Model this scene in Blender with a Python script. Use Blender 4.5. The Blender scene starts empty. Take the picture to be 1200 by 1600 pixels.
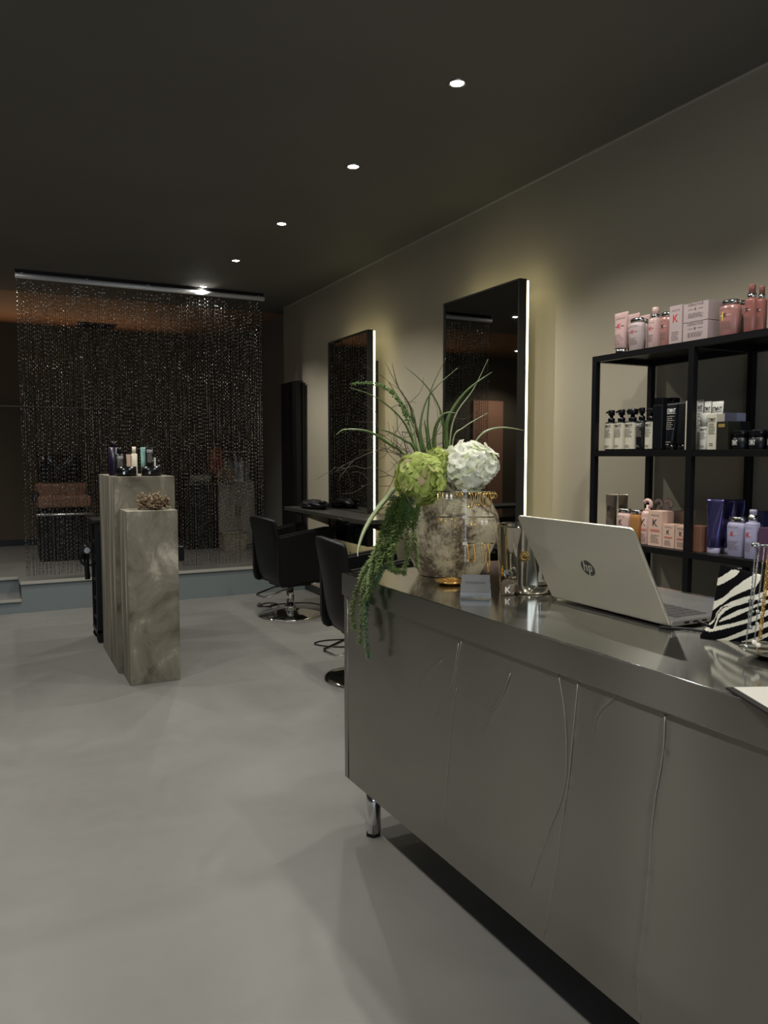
import bpy, bmesh, math, random
from mathutils import Vector, Matrix, noise
random.seed(7)
PI = math.pi
S = bpy.context.scene
COL = S.collection

# ---------------------------------------------------------------- camera
H = 1.32
F, CX, CY = 1200.0, 600.0, 800.0          # focal length in pixels of the 1200x1600 frame
PITCH = math.atan(88 / F)
YAW = math.atan(612 / (F / math.cos(PITCH)))
cam_d = bpy.data.cameras.new('camera')
cam = bpy.data.objects.new('camera', cam_d)
COL.objects.link(cam)
cam.location = (0, 0, H)
cam.rotation_euler = (PI / 2 - PITCH, 0, -YAW)
cam_d.sensor_fit = 'HORIZONTAL'
cam_d.sensor_width = 36.0
cam_d.lens = 36.0 * F / 1200.0
cam_d.clip_start = 0.05
S.camera = cam

# ---------------------------------------------------------------- world, exposure
W = bpy.data.worlds.new('world'); S.world = W
W.use_nodes = True
W.node_tree.nodes['Background'].inputs[0].default_value = (0.75, 0.85, 1.0, 1)
W.node_tree.nodes['Background'].inputs[1].default_value = 0.05
S.view_settings.view_transform = 'Standard'
S.view_settings.look = 'None'
S.view_settings.gamma = 1
S.view_settings.use_curve_mapping = False
S.view_settings.exposure = 0.45
SPOT_W = 38.0
SPOT_ANGLE = math.radians(122)
LED_W = 5.0
FILL_W = 1.25
SPOTS = [(-1.73, 9.2)] + [(1.745, y) for y in (0.68, 1.73, 2.771, 3.789, 4.912, 5.982, 7.02)] + \
        [(-0.05, y) for y in (-0.4, 0.68, 1.73, 2.771, 3.789, 4.912, 5.982, 6.98)]  # first entry is an unseen lamp added to brighten the terracotta door

fw = Vector((math.sin(YAW) * math.cos(PITCH), math.cos(YAW) * math.cos(PITCH), -math.sin(PITCH)))
rt = Vector((math.cos(YAW), -math.sin(YAW), 0)); up = rt.cross(fw)
CAMP = Vector((0, 0, H))
def ray(px, py): return fw * F + rt * (px - CX) - up * (py - CY)
def atZ(px, py, z):
    d = ray(px, py); return CAMP + d * ((z - H) / d.z)
def atX(px, py, x):
    d = ray(px, py); return CAMP + d * (x / d.x)
def atY(px, py, y):
    d = ray(px, py); return CAMP + d * (y / d.y)

# ---------------------------------------------------------------- materials
def mat(name, col, rough=0.5, metal=0.0, **k):
    m = bpy.data.materials.new(name); m.use_nodes = True
    nt = m.node_tree; b = nt.nodes['Principled BSDF']
    b.inputs['Base Color'].default_value = (*col, 1)
    b.inputs['Roughness'].default_value = rough
    b.inputs['Metallic'].default_value = metal
    for kk, v in k.items():
        if kk in ('noise',): continue
        b.inputs[kk.replace('_', ' ')].default_value = v
    if 'noise' in k:                       # (scale vector, amount, bump)
        sc, amt, bump = k['noise']
        tc = nt.nodes.new('ShaderNodeTexCoord'); mp = nt.nodes.new('ShaderNodeMapping')
        mp.inputs['Scale'].default_value = sc
        n = nt.nodes.new('ShaderNodeTexNoise'); n.inputs['Scale'].default_value = 1.0; n.inputs['Detail'].default_value = 6
        nt.links.new(tc.outputs['Object'], mp.inputs[0]); nt.links.new(mp.outputs[0], n.inputs['Vector'])
        r = nt.nodes.new('ShaderNodeValToRGB')
        r.color_ramp.elements[0].position = 0.3; r.color_ramp.elements[1].position = 0.7
        r.color_ramp.elements[0].color = (*[c * (1 - amt) for c in col], 1)
        r.color_ramp.elements[1].color = (*[min(1, c * (1 + amt)) for c in col], 1)
        nt.links.new(n.outputs[0], r.inputs[0]); nt.links.new(r.outputs[0], b.inputs['Base Color'])
        if bump:
            bp = nt.nodes.new('ShaderNodeBump'); bp.inputs['Strength'].default_value = bump; bp.inputs['Distance'].default_value = 0.01
            nt.links.new(n.outputs[0], bp.inputs['Height']); nt.links.new(bp.outputs[0], b.inputs['Normal'])
    return m
def emit(name, col, s):
    m = bpy.data.materials.new(name); m.use_nodes = True
    b = m.node_tree.nodes['Principled BSDF']
    b.inputs['Base Color'].default_value = (0, 0, 0, 1)
    b.inputs['Emission Color'].default_value = (*col, 1); b.inputs['Emission Strength'].default_value = s
    return m
N = {}
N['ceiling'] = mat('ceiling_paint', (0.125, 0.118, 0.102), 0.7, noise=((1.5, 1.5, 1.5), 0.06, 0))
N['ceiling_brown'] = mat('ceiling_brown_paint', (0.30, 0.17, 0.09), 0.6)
N['wall'] = mat('taupe_wall_paint', (0.37, 0.332, 0.255), 0.75, noise=((1.3, 1.3, 1.3), 0.05, 0.02))
N['wall_dark'] = mat('charcoal_wall_paint', (0.07, 0.07, 0.062), 0.8)
N['wall_grey'] = mat('grey_back_wall_paint', (0.20, 0.195, 0.17), 0.8)
N['wall_brown'] = mat('brown_wall_paint', (0.11, 0.085, 0.055), 0.75)
N['base'] = mat('black_baseboard', (0.01, 0.01, 0.01), 0.4)
N['riser'] = mat('blue_grey_riser_paint', (0.19, 0.225, 0.235), 0.6)
N['nosing'] = mat('pale_nosing', (0.42, 0.41, 0.36), 0.5)
N['black'] = mat('black_metal', (0.006, 0.006, 0.007), 0.4, Specular_IOR_Level=0.3)
N['blackgloss'] = mat('black_gloss_plastic', (0.006, 0.006, 0.008), 0.2, Specular_IOR_Level=0.4)
N['leather'] = mat('black_leather', (0.0045, 0.0045, 0.005), 0.42, Specular_IOR_Level=0.3, noise=((60, 60, 60), 0.2, 0.12))
N['chrome'] = mat('chrome', (0.75, 0.75, 0.76), 0.07, 1.0)
N['silver'] = mat('silver_cap', (0.62, 0.62, 0.62), 0.15, 1.0)
N['gold'] = mat('gold', (0.83, 0.56, 0.20), 0.2, 1.0)
N['alu'] = mat('aluminium', (0.80, 0.80, 0.80), 0.36, 1.0)
N['desk'] = mat('charcoal_desk_laminate', (0.035, 0.033, 0.029), 0.35)
N['glassmirror'] = mat('tinted_mirror', (0.36, 0.37, 0.35), 0.015, 1.0)
N['mframe'] = mat('mirror_frame', (0.016, 0.016, 0.015), 0.45)
N['led'] = emit('led_diffuser', (1.0, 0.90, 0.52), LED_W)
N['lens'] = emit('downlight_lens', (1.0, 0.95, 0.86), 80.0)
N['cove'] = emit('cove_led', (1.0, 0.55, 0.28), 2.5)
N['pearl'] = mat('pearl', (0.85, 0.82, 0.76), 0.2)
N['acrylic'] = mat('clear_acrylic', (0.95, 0.97, 0.97), 0.03, 0, Transmission_Weight=1.0, IOR=1.45)
N['paper'] = mat('white_paper', (0.50, 0.485, 0.44), 0.7)
N['white'] = mat('white_plastic', (0.72, 0.71, 0.66), 0.4)
N['cream'] = mat('cream_print', (0.66, 0.62, 0.50), 0.45)
N['cardgrey'] = mat('grey_card', (0.13, 0.13, 0.13), 0.6)
N['ink'] = mat('black_ink', (0.012, 0.012, 0.012), 0.5)
N['inkgrey'] = mat('grey_ink', (0.18, 0.13, 0.13), 0.6)
N['inkwhite'] = mat('white_ink', (0.72, 0.72, 0.70), 0.5)
N['inkred'] = mat('red_ink', (0.60, 0.02, 0.03), 0.5)
N['inksalmon'] = mat('salmon_ink', (0.62, 0.22, 0.17), 0.5)
N['inkyellow'] = mat('yellow_ink', (0.85, 0.80, 0.05), 0.5)
N['pink'] = mat('pale_pink_plastic', (0.50, 0.345, 0.33), 0.28)
N['pinkbox'] = mat('pale_pink_card', (0.42, 0.335, 0.335), 0.5)
N['rose'] = mat('rose_plastic', (0.36, 0.175, 0.16), 0.22)
N['deeprose'] = mat('deep_rose_plastic', (0.27, 0.105, 0.09), 0.22)
N['peach'] = mat('peach_card', (0.72, 0.50, 0.40), 0.5)
N['peachpl'] = mat('peach_plastic', (0.70, 0.48, 0.43), 0.3)
N['amber'] = mat('amber_oil', (0.42, 0.20, 0.06), 0.12)
N['bronze'] = mat('taupe_metallic_tube', (0.34, 0.28, 0.22), 0.25, 0.7)
N['copper'] = mat('copper_card', (0.55, 0.27, 0.18), 0.3, 0.6)
N['violet'] = mat('violet_metallic_tube', (0.13, 0.12, 0.34), 0.22, 0.8)
N['lilac'] = mat('lilac_plastic', (0.40, 0.38, 0.54), 0.35)
N['lilacwhite'] = mat('pale_lilac_card', (0.60, 0.59, 0.76), 0.5)
N['navy'] = mat('navy_card', (0.035, 0.035, 0.11), 0.4)
N['plum'] = mat('plum_card', (0.10, 0.05, 0.10), 0.4)
N['blackprod'] = mat('black_bottle', (0.006, 0.007, 0.009), 0.32, Specular_IOR_Level=0.35)
N['olive'] = mat('olive_black_card', (0.018, 0.018, 0.012), 0.4)
N['mint'] = mat('mint_tube', (0.28, 0.50, 0.45), 0.35)
N['brownseat'] = mat('brown_leather', (0.16, 0.075, 0.045), 0.5)
N['basket'] = mat('woven_basket', (0.30, 0.26, 0.20), 0.8, noise=((90, 90, 90), 0.5, 0.4))
N['orange'] = mat('orange_dried_flowers', (0.60, 0.20, 0.12), 0.8)
N['pampas'] = mat('pampas_grass', (0.50, 0.38, 0.26), 0.9)
N['towel'] = mat('grey_towel', (0.33, 0.30, 0.26), 0.9)
N['coral'] = mat('dried_moss', (0.18, 0.125, 0.07), 0.8, noise=((60, 60, 60), 0.5, 0.3))
N['twig'] = mat('brown_twig', (0.055, 0.035, 0.022), 0.8)
N['blade'] = mat('grass_blade', (0.075, 0.125, 0.030), 0.45)
N['bladepale'] = mat('pale_grass_blade', (0.26, 0.31, 0.16), 0.45)
N['strand'] = mat('trailing_foliage', (0.12, 0.175, 0.045), 0.6)
N['strandblue'] = mat('bluish_trailing_foliage', (0.085, 0.165, 0.075), 0.6)
N['fern'] = mat('bud_stalk_green', (0.10, 0.19, 0.04), 0.5)
N['redbox'] = mat('red_product', (0.5, 0.1, 0.08), 0.4)
N['doorglow'] = mat('terracotta_door', (0.50, 0.25, 0.16), 0.6)

# floor: poured grey floor with trowelled clouds
m = mat('poured_floor', (0.36, 0.36, 0.345), 0.38, Specular_IOR_Level=0.45); N['floor'] = m
nt = m.node_tree; b = nt.nodes['Principled BSDF']
tc = nt.nodes.new('ShaderNodeTexCoord')
n1 = nt.nodes.new('ShaderNodeTexNoise'); n1.inputs['Scale'].default_value = 1.1; n1.inputs['Detail'].default_value = 5; n1.inputs['Distortion'].default_value = 1.2
n2 = nt.nodes.new('ShaderNodeTexNoise'); n2.inputs['Scale'].default_value = 14; n2.inputs['Detail'].default_value = 8
nt.links.new(tc.outputs['Object'], n1.inputs['Vector']); nt.links.new(tc.outputs['Object'], n2.inputs['Vector'])
r = nt.nodes.new('ShaderNodeValToRGB'); r.color_ramp.elements[0].position = 0.35; r.color_ramp.elements[1].position = 0.68
r.color_ramp.elements[0].color = (0.158, 0.153, 0.143, 1); r.color_ramp.elements[1].color = (0.196, 0.192, 0.181, 1)
nt.links.new(n1.outputs[0], r.inputs[0]); nt.links.new(r.outputs[0], b.inputs['Base Color'])
mr = nt.nodes.new('ShaderNodeMapRange'); mr.inputs['To Min'].default_value = 0.30; mr.inputs['To Max'].default_value = 0.48
nt.links.new(n2.outputs[0], mr.inputs['Value']); nt.links.new(mr.outputs[0], b.inputs['Roughness'])
bp = nt.nodes.new('ShaderNodeBump'); bp.inputs['Strength'].default_value = 0.05; bp.inputs['Distance'].default_value = 0.01
nt.links.new(n2.outputs[0], bp.inputs['Height']); nt.links.new(bp.outputs[0], b.inputs['Normal'])

# brushed stainless steel, grain along local X or Z
def steel(name, col, rough, sc, aniso=0.0):
    m = mat(name, col, rough, 1.0); nt = m.node_tree; b = nt.nodes['Principled BSDF']
    tg = nt.nodes.new('ShaderNodeTangent'); tg.direction_type = 'UV_MAP'; nt.links.new(tg.outputs[0], b.inputs['Tangent'])
    tc = nt.nodes.new('ShaderNodeTexCoord'); mp = nt.nodes.new('ShaderNodeMapping'); mp.inputs['Scale'].default_value = sc
    n = nt.nodes.new('ShaderNodeTexNoise'); n.inputs['Scale'].default_value = 1; n.inputs['Detail'].default_value = 4
    nt.links.new(tc.outputs['Object'], mp.inputs[0]); nt.links.new(mp.outputs[0], n.inputs['Vector'])
    mr = nt.nodes.new('ShaderNodeMapRange'); mr.inputs['To Min'].default_value = rough * 0.85; mr.inputs['To Max'].default_value = rough * 1.15
    nt.links.new(n.outputs[0], mr.inputs['Value']); nt.links.new(mr.outputs[0], b.inputs['Roughness'])
    b2 = nt.nodes.new('ShaderNodeBsdfPrincipled'); b2.inputs['Base Color'].default_value = (*col, 1); b2.inputs['Metallic'].default_value = 1
    b2.inputs['Roughness'].default_value = 0.36; b2.inputs['Anisotropic'].default_value = 1.0; nt.links.new(tg.outputs[0], b2.inputs['Tangent'])
    mx = nt.nodes.new('ShaderNodeMixShader'); mx.inputs[0].default_value = aniso
    nt.links.new(b.outputs[0], mx.inputs[1]); nt.links.new(b2.outputs[0], mx.inputs[2]); nt.links.new(mx.outputs[0], nt.nodes['Material Output'].inputs[0])
    return m
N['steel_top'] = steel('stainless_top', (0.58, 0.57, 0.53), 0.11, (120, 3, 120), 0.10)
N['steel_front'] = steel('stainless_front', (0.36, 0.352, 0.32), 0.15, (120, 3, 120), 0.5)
# concrete
def concrete(name, sc):
    m = mat(name, (0.4, 0.38, 0.32), 0.75); nt = m.node_tree; b = nt.nodes['Principled BSDF']
    tc = nt.nodes.new('ShaderNodeTexCoord'); mp = nt.nodes.new('ShaderNodeMapping'); mp.inputs['Scale'].default_value = sc
    n = nt.nodes.new('ShaderNodeTexNoise'); n.inputs['Scale'].default_value = 2.2; n.inputs['Detail'].default_value = 10; n.inputs['Roughness'].default_value = 0.62; n.inputs['Distortion'].default_value = 0.6
    nt.links.new(tc.outputs['Object'], mp.inputs[0]); nt.links.new(mp.outputs[0], n.inputs['Vector'])
    r = nt.nodes.new('ShaderNodeValToRGB'); e = r.color_ramp.elements
    e[0].position = 0.34; e[0].color = (0.072, 0.060, 0.041, 1); e[1].position = 0.66; e[1].color = (0.42, 0.39, 0.31, 1)
    x = e.new(0.46); x.color = (0.150, 0.135, 0.100, 1); x = e.new(0.56); x.color = (0.205, 0.188, 0.145, 1)
    nt.links.new(n.outputs[0], r.inputs[0])
    v = nt.nodes.new('ShaderNodeTexVoronoi'); v.inputs['Scale'].default_value = 16; v.inputs['Randomness'].default_value = 1
    nt.links.new(tc.outputs['Object'], v.inputs['Vector'])
    r2 = nt.nodes.new('ShaderNodeValToRGB'); r2.color_ramp.elements[0].position = 0.03; r2.color_ramp.elements[1].position = 0.07
    r2.color_ramp.elements[0].color = (0.35, 0.33, 0.28, 1); r2.color_ramp.elements[1].color = (1, 1, 1, 1)
    nt.links.new(v.outputs['Distance'], r2.inputs[0])
    mx = nt.nodes.new('ShaderNodeMix'); mx.data_type = 'RGBA'; mx.blend_type = 'MULTIPLY'; mx.inputs[0].default_value = 0.6
    nt.links.new(r.outputs[0], mx.inputs[6]); nt.links.new(r2.outputs[0], mx.inputs[7]); nt.links.new(mx.outputs[2], b.inputs['Base Color'])
    bp = nt.nodes.new('ShaderNodeBump'); bp.inputs['Strength'].default_value = 0.25; bp.inputs['Distance'].default_value = 0.01
    nt.links.new(n.outputs[0], bp.inputs['Height']); nt.links.new(bp.outputs[0], b.inputs['Normal'])
    return m
N['concrete'] = concrete('concrete', (2.2, 2.2, 1.7))
N['concrete_streak'] = concrete('streaked_concrete', (9, 9, 0.5))
# stoneware vase: pale grey-beige with brown crust
m = mat('crusted_stoneware', (0.4, 0.36, 0.28), 0.75); N['vase'] = m
nt = m.node_tree; b = nt.nodes['Principled BSDF']
tc = nt.nodes.new('ShaderNodeTexCoord')
n = nt.nodes.new('ShaderNodeTexNoise'); n.inputs['Scale'].default_value = 48; n.inputs['Detail'].default_value = 12; n.inputs['Roughness'].default_value = 0.8
nl = nt.nodes.new('ShaderNodeTexNoise'); nl.inputs['Scale'].default_value = 7; nl.inputs['Detail'].default_value = 4
nt.links.new(tc.outputs['Object'], n.inputs['Vector']); nt.links.new(tc.outputs['Object'], nl.inputs['Vector'])
ma = nt.nodes.new('ShaderNodeMath'); ma.operation = 'MULTIPLY_ADD'; ma.inputs[1].default_value = 0.55
mb = nt.nodes.new('ShaderNodeMath'); mb.operation = 'MULTIPLY'; mb.inputs[1].default_value = 0.5
nt.links.new(nl.outputs[0], mb.inputs[0]); nt.links.new(n.outputs[0], ma.inputs[0]); nt.links.new(mb.outputs[0], ma.inputs[2])
r = nt.nodes.new('ShaderNodeValToRGB'); e = r.color_ramp.elements
e[0].position = 0.465; e[0].color = (0.085, 0.060, 0.036, 1); e[1].position = 0.57; e[1].color = (0.50, 0.45, 0.32, 1)
x = e.new(0.515); x.color = (0.30, 0.255, 0.172, 1)
nt.links.new(ma.outputs[0], r.inputs[0]); nt.links.new(r.outputs[0], b.inputs['Base Color'])
bp = nt.nodes.new('ShaderNodeBump'); bp.inputs['Strength'].default_value = 0.5; bp.inputs['Distance'].default_value = 0.004
nt.links.new(n.outputs[0], bp.inputs['Height']); nt.links.new(bp.outputs[0], b.inputs['Normal'])
def petal(name, c1, c2, c3):
    m = mat(name, c1, 0.6); nt = m.node_tree; b = nt.nodes['Principled BSDF']
    g = nt.nodes.new('ShaderNodeNewGeometry'); r = nt.nodes.new('ShaderNodeValToRGB')
    e = r.color_ramp.elements; e[0].color = (*c1, 1); e[1].color = (*c2, 1); e[0].position = 0.1; e[1].position = 0.8
    x = e.new(0.95); x.color = (*c3, 1)
    nt.links.new(g.outputs['Random Per Island'], r.inputs[0]); nt.links.new(r.outputs[0], b.inputs['Base Color'])
    tr = nt.nodes.new('ShaderNodeBsdfTranslucent'); mx = nt.nodes.new('ShaderNodeMixShader'); mx.inputs[0].default_value = 0.35
    nt.links.new(r.outputs[0], tr.inputs[0]); nt.links.new(b.outputs[0], mx.inputs[1]); nt.links.new(tr.outputs[0], mx.inputs[2])
    nt.links.new(mx.outputs[0], nt.nodes['Material Output'].inputs[0])
    return m
N['petal_white'] = petal('white_petals', (0.90, 0.90, 0.82), (0.86, 0.88, 0.74), (0.70, 0.77, 0.50))
N['petal_green'] = petal('lime_petals', (0.52, 0.60, 0.18), (0.42, 0.52, 0.12), (0.58, 0.46, 0.28))
N['chain'] = mat('chain_links', (0.30, 0.29, 0.265), 0.2, 1.0)

# ---------------------------------------------------------------- mesh helpers
class MB:
    def __init__(s): s.bm = bmesh.new(); s.mi = 0
    def _tag(s, faces):
        for f in faces: f.material_index = s.mi
    def box(s, c, d, rz=0, bev=0, R=None):
        t = bmesh.new(); bmesh.ops.create_cube(t, size=1)
        for v in t.verts: v.co = Vector((v.co.x * d[0], v.co.y * d[1], v.co.z * d[2]))
        if bev: bmesh.ops.bevel(t, geom=t.edges[:], offset=bev, segments=3, affect='EDGES', profile=0.6)
        M = Matrix.Translation(c) @ (R if R else Matrix.Rotation(rz, 4, 'Z'))
        bmesh.ops.transform(t, matrix=M, verts=t.verts[:]); s.merge(t); return s
    def merge(s, t):
        vm = {}
        for v in t.verts: vm[v] = s.bm.verts.new(v.co)
        for f in t.faces:
            try:
                nf = s.bm.faces.new([vm[v] for v in f.verts]); nf.smooth = f.smooth; nf.material_index = s.mi
            except ValueError: pass
        t.free()
    def loops(s, rings, closed=True, cap0=True, cap1=True, smooth=True):
        R = [[s.bm.verts.new(p) for p in ring] for ring in rings]
        n = len(R[0])
        for a, b in zip(R, R[1:]):
            for i in range(n if closed else n - 1):
                j = (i + 1) % n
                f = s.bm.faces.new((a[i], a[j], b[j], b[i])); f.smooth = smooth; f.material_index = s.mi
        if closed and cap0: f = s.bm.faces.new(R[0][::-1]); f.material_index = s.mi
        if closed and cap1: f = s.bm.faces.new(R[-1]); f.material_index = s.mi
        return s
    def lathe(s, prof, c=(0, 0, 0), seg=32, sx=1, sy=1, cap0=True, cap1=True, smooth=True, R=None):
        rings = []
        for r, z in prof:
            ring = [Vector((r * sx * math.cos(2 * PI * i / seg), r * sy * math.sin(2 * PI * i / seg), z)) for i in range(seg)]
            if R: ring = [R @ p for p in ring]
            rings.append([p + Vector(c) for p in ring])
        return s.loops(rings, cap0=cap0, cap1=cap1, smooth=smooth)
    def cyl(s, c, r, h, seg=24, r2=None, bev=0):
        r2 = r if r2 is None else r2
        p = [(r, 0), (r2, h)] if not bev else [(r - bev, 0), (r, bev), (r2, h - bev), (r2 - bev, h)]
        return s.lathe(p, c, seg)
    def tube(s, pts, r, seg=6, smooth=True, taper=None, flat=None):
        pts = [Vector(p) for p in pts]; rings = []; prev = None
        for i, p in enumerate(pts):
            t = (pts[min(i + 1, len(pts) - 1)] - pts[max(i - 1, 0)]).normalized()
            if prev is None:
                a = t.cross(Vector((0, 0, 1)))
                if a.length < 0.1: a = t.cross(Vector((1, 0, 0)))
                a.normalize()
            else: a = (prev - t * prev.dot(t)).normalized()
            prev = a; bb = t.cross(a)
            rr = r * (taper(i / (len(pts) - 1)) if taper else 1)
            fl = 1 if flat is None else flat
            rings.append([p + a * math.cos(2 * PI * k / seg) * rr + bb * math.sin(2 * PI * k / seg) * rr * fl for k in range(seg)])
        return s.loops(rings, smooth=smooth)
    def sphere(s, c, r, u=12, v=8, sc=(1, 1, 1)):
        t = bmesh.new(); bmesh.ops.create_uvsphere(t, u_segments=u, v_segments=v, radius=r)
        for x in t.verts: x.co = Vector((x.co.x * sc[0], x.co.y * sc[1], x.co.z * sc[2])) + Vector(c)
        for f in t.faces: f.smooth = True
        s.merge(t); return s
    def torus(s, c, R, r, M=None, seg=20, rs=6, a0=0, a1=2 * PI):
        full = abs(a1 - a0 - 2 * PI) < 1e-6
        pts = []
        k = seg if full else seg + 1
        rings = []
        for i in range(k):
            a = a0 + (a1 - a0) * i / seg
            o = Vector((math.cos(a), math.sin(a), 0))
            ring = [o * (R + r * math.cos(2 * PI * j / rs)) + Vector((0, 0, r * math.sin(2 * PI * j / rs))) for j in range(rs)]
            if M: ring = [M @ p for p in ring]
            rings.append([p + Vector(c) for p in ring])
        if full: rings.append(rings[0]); s.loops(rings, cap0=False, cap1=False)
        else: s.loops(rings)
        return s
    def poly(s, pts, th, n=None, smooth=False):          # planar outline extruded along n*th
        pts = [Vector(p) for p in pts]
        n = Vector(n)
        return s.loops([pts, [p + n * th for p in pts]], smooth=False)
    def quad(s, a, b, c, d, smooth=False):
        f = s.bm.faces.new([s.bm.verts.new(p) for p in (a, b, c, d)]); f.smooth = smooth; f.material_index = s.mi; return s
    def build(s, name, m, parent=None, weld=False):
        if weld: bmesh.ops.remove_doubles(s.bm, verts=s.bm.verts[:], dist=1e-5)
        bmesh.ops.recalc_face_normals(s.bm, faces=s.bm.faces[:]) if len(s.bm.faces) < 60000 else None
        me = bpy.data.meshes.new(name); s.bm.to_mesh(me); s.bm.free()
        for x in (m if isinstance(m, (list, tuple)) else [m]): me.materials.append(x)
        o = bpy.data.objects.new(name, me); COL.objects.link(o)
        if parent: o.parent = parent
        return o
def set_uv(o, fu):
    uv = o.data.uv_layers.new(name='UVMap')
    for l in o.data.loops:
        c = o.data.vertices[l.vertex_index].co; uv.data[l.index].uv = fu(c)
    return o
def thing(name, label, cat, loc=(0, 0, 0), rz=0, group=None):
    o = bpy.data.objects.new(name, None); COL.objects.link(o); o.empty_display_size = 0.05
    o.location = loc; o.rotation_euler = (0, 0, rz)
    o['label'] = label; o['category'] = cat
    if group: o['group'] = group
    return o
def tag(o, label, cat, group=None, kind=None):
    o['label'] = label; o['category'] = cat
    if group: o['group'] = group
    if kind: o['kind'] = kind
    return o
def struct(name, mb, m, parent=None):
    o = mb.build(name, m, parent)
    if parent is None: o['kind'] = 'structure'
    return o
_tc = {}
def text_mesh(txt, bold=0.0, sx=1.0):
    k = (txt, bold, sx)
    if k not in _tc:
        cu = bpy.data.curves.new('t', 'FONT'); cu.body = txt; cu.size = 1; cu.offset = bold; cu.align_x = 'CENTER'; cu.resolution_u = 2
        o = bpy.data.objects.new('t', cu); COL.objects.link(o)
        bpy.context.view_layer.update()
        me = bpy.data.meshes.new_from_object(o.evaluated_get(bpy.context.evaluated_depsgraph_get()))
        bpy.data.objects.remove(o); bpy.data.curves.remove(cu)
        vs = [(v.co.x * sx, v.co.y) for v in me.vertices]; fs = [tuple(p.vertices) for p in me.polygons]
        x0 = min(v[0] for v in vs); x1 = max(v[0] for v in vs); y0 = min(v[1] for v in vs); y1 = max(v[1] for v in vs)
        vs = [((x - (x0 + x1) / 2), (y - y0)) for x, y in vs]
        _tc[k] = (vs, fs, x1 - x0, y1 - y0)
    return _tc[k]
def add_text(mb, txt, width=None, height=None, z=0, x=0, surf=lambda x, z: 0.0, bold=0.0, fn=None, maxw=None):
    """letters on a surface facing local -Y; surf gives the y of the surface"""
    vs, fs, w, h = text_mesh(txt, bold)
    k = (width / w) if width else (height / h)
    kz = (height / h) if (height and width) else k
    V = []
    for a, b_ in vs:
        X_, Z_ = x + a * k, z + b_ * kz
        V.append(mb.bm.verts.new(fn(X_, Z_) if fn else (X_, surf(X_, Z_) - 0.0006, Z_)))
    for f in fs:
        try: ff = mb.bm.faces.new([V[i] for i in f]); ff.material_index = mb.mi
        except ValueError: pass
def add_bar(mb, x0, x1, z0, z1, surf, seg=4):
    for i in range(seg):
        a, b_ = x0 + (x1 - x0) * i / seg, x0 + (x1 - x0) * (i + 1) / seg
        mb.quad((a, surf(a, z0) - 0.0005, z0), (b_, surf(b_, z0) - 0.0005, z0), (b_, surf(b_, z1) - 0.0005, z1), (a, surf(a, z1) - 0.0005, z1))
def fine(mb, x, w, z_top, n, lh, surf, rnd):
    for i in range(n):
        z = z_top - i * lh; q = -w / 2; end = w / 2 * rnd.uniform(0.5, 1)
        while q < end:
            l = rnd.uniform(0.08, 0.2) * w; add_bar(mb, x + q, x + min(q + l, w / 2), z, z + lh * 0.35, surf, 1); q += l * 1.3

# ================================================================ THE SETTING
XW, YP, ZP, ZC, YB = 2.73, 7.07, 0.265, 2.84, 9.95
XL, YF = -2.7, -2.6
o = struct('floor', MB().box(((XL + 3) / 2, (YF + YP) / 2, -0.05), (3 - XL, YP - YF, 0.1)), N['floor'])
mb = MB(); mb.box((0.18 + (3.1 - 0.18) / 2, (YP + 10.1) / 2, ZP / 2 - 0.01), (3.1 - 0.18, 10.1 - YP, ZP - 0.02))
mb.box(((XL + 0.18) / 2, (7.40 + 10.1) / 2, ZP / 2 - 0.01), (0.18 - XL, 10.1 - 7.40, ZP - 0.02))
mb.box(((XL + 0.18) / 2, (YP + 7.40) / 2, 0.052), (0.18 - XL, 7.40 - YP, 0.104))
struct('trim_1', mb, N['riser'])                                   # platform body and its step
mb = MB(); mb.box((0.165 + (3.1 - 0.165) / 2, (YP - 0.012 + 10.1) / 2, ZP - 0.01), (3.1 - 0.165, 10.1 - YP + 0.012, 0.02))
mb.box(((XL + 0.165) / 2, (7.388 + 10.1) / 2, ZP - 0.01), (0.165 - XL, 10.1 - 7.388, 0.02))
mb.box(((XL + 0.178) / 2, (YP - 0.012 + 7.40) / 2, 0.112), (0.178 - XL, 7.40 - YP + 0.012, 0.016))
struct('trim_2', mb, N['floor'])                                   # platform floor and tread
mb = MB(); mb.box((0.175 + (XW - 0.175) / 2, YP - 0.014, ZP - 0.011), (XW - 0.175, 0.006, 0.024))
mb.box(((XL + 0.17) / 2, 7.386, ZP - 0.011), (0.17 - XL, 0.006, 0.024)); mb.box(((XL + 0.178) / 2, YP - 0.014, 0.110), (0.178 - XL, 0.006, 0.022))
struct('trim_3', mb, N['nosing'])                                  # pale nosing strips
struct('ceiling', MB().box(((XL + 3) / 2, (YF + 8.0) / 2, ZC + 0.05), (3 - XL, 8.0 - YF, 0.1)), N['ceiling'])
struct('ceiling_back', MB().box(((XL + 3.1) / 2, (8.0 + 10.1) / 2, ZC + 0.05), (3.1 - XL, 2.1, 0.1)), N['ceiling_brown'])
struct('wall_right', MB().box((XW + 0.06, (YF + 7.66) / 2, ZC / 2), (0.12, 7.66 - YF, ZC)), N['wall'])
struct('wall_right_back', MB().box((XW + 0.17, (7.66 + 10.1) / 2, (ZC + ZP) / 2), (0.1, 10.1 - 7.66, ZC - ZP)), N['wall_grey'])
struct('wall_back', MB().box(((XL + 2.9) / 2, YB + 0.06, (ZC + ZP) / 2), (2.9 - XL, 0.12, ZC - ZP)), N['wall_brown'])
struct('wall_left', MB().box((XL - 0.05, (YF + 10.1) / 2, ZC / 2), (0.1, 10.1 - YF, ZC)), N['wall_dark'])
struct('wall_front', MB().box(((XL + 3) / 2, YF - 0.05, ZC / 2), (3 - XL, 0.1, ZC)), N['wall_grey'])
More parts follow.
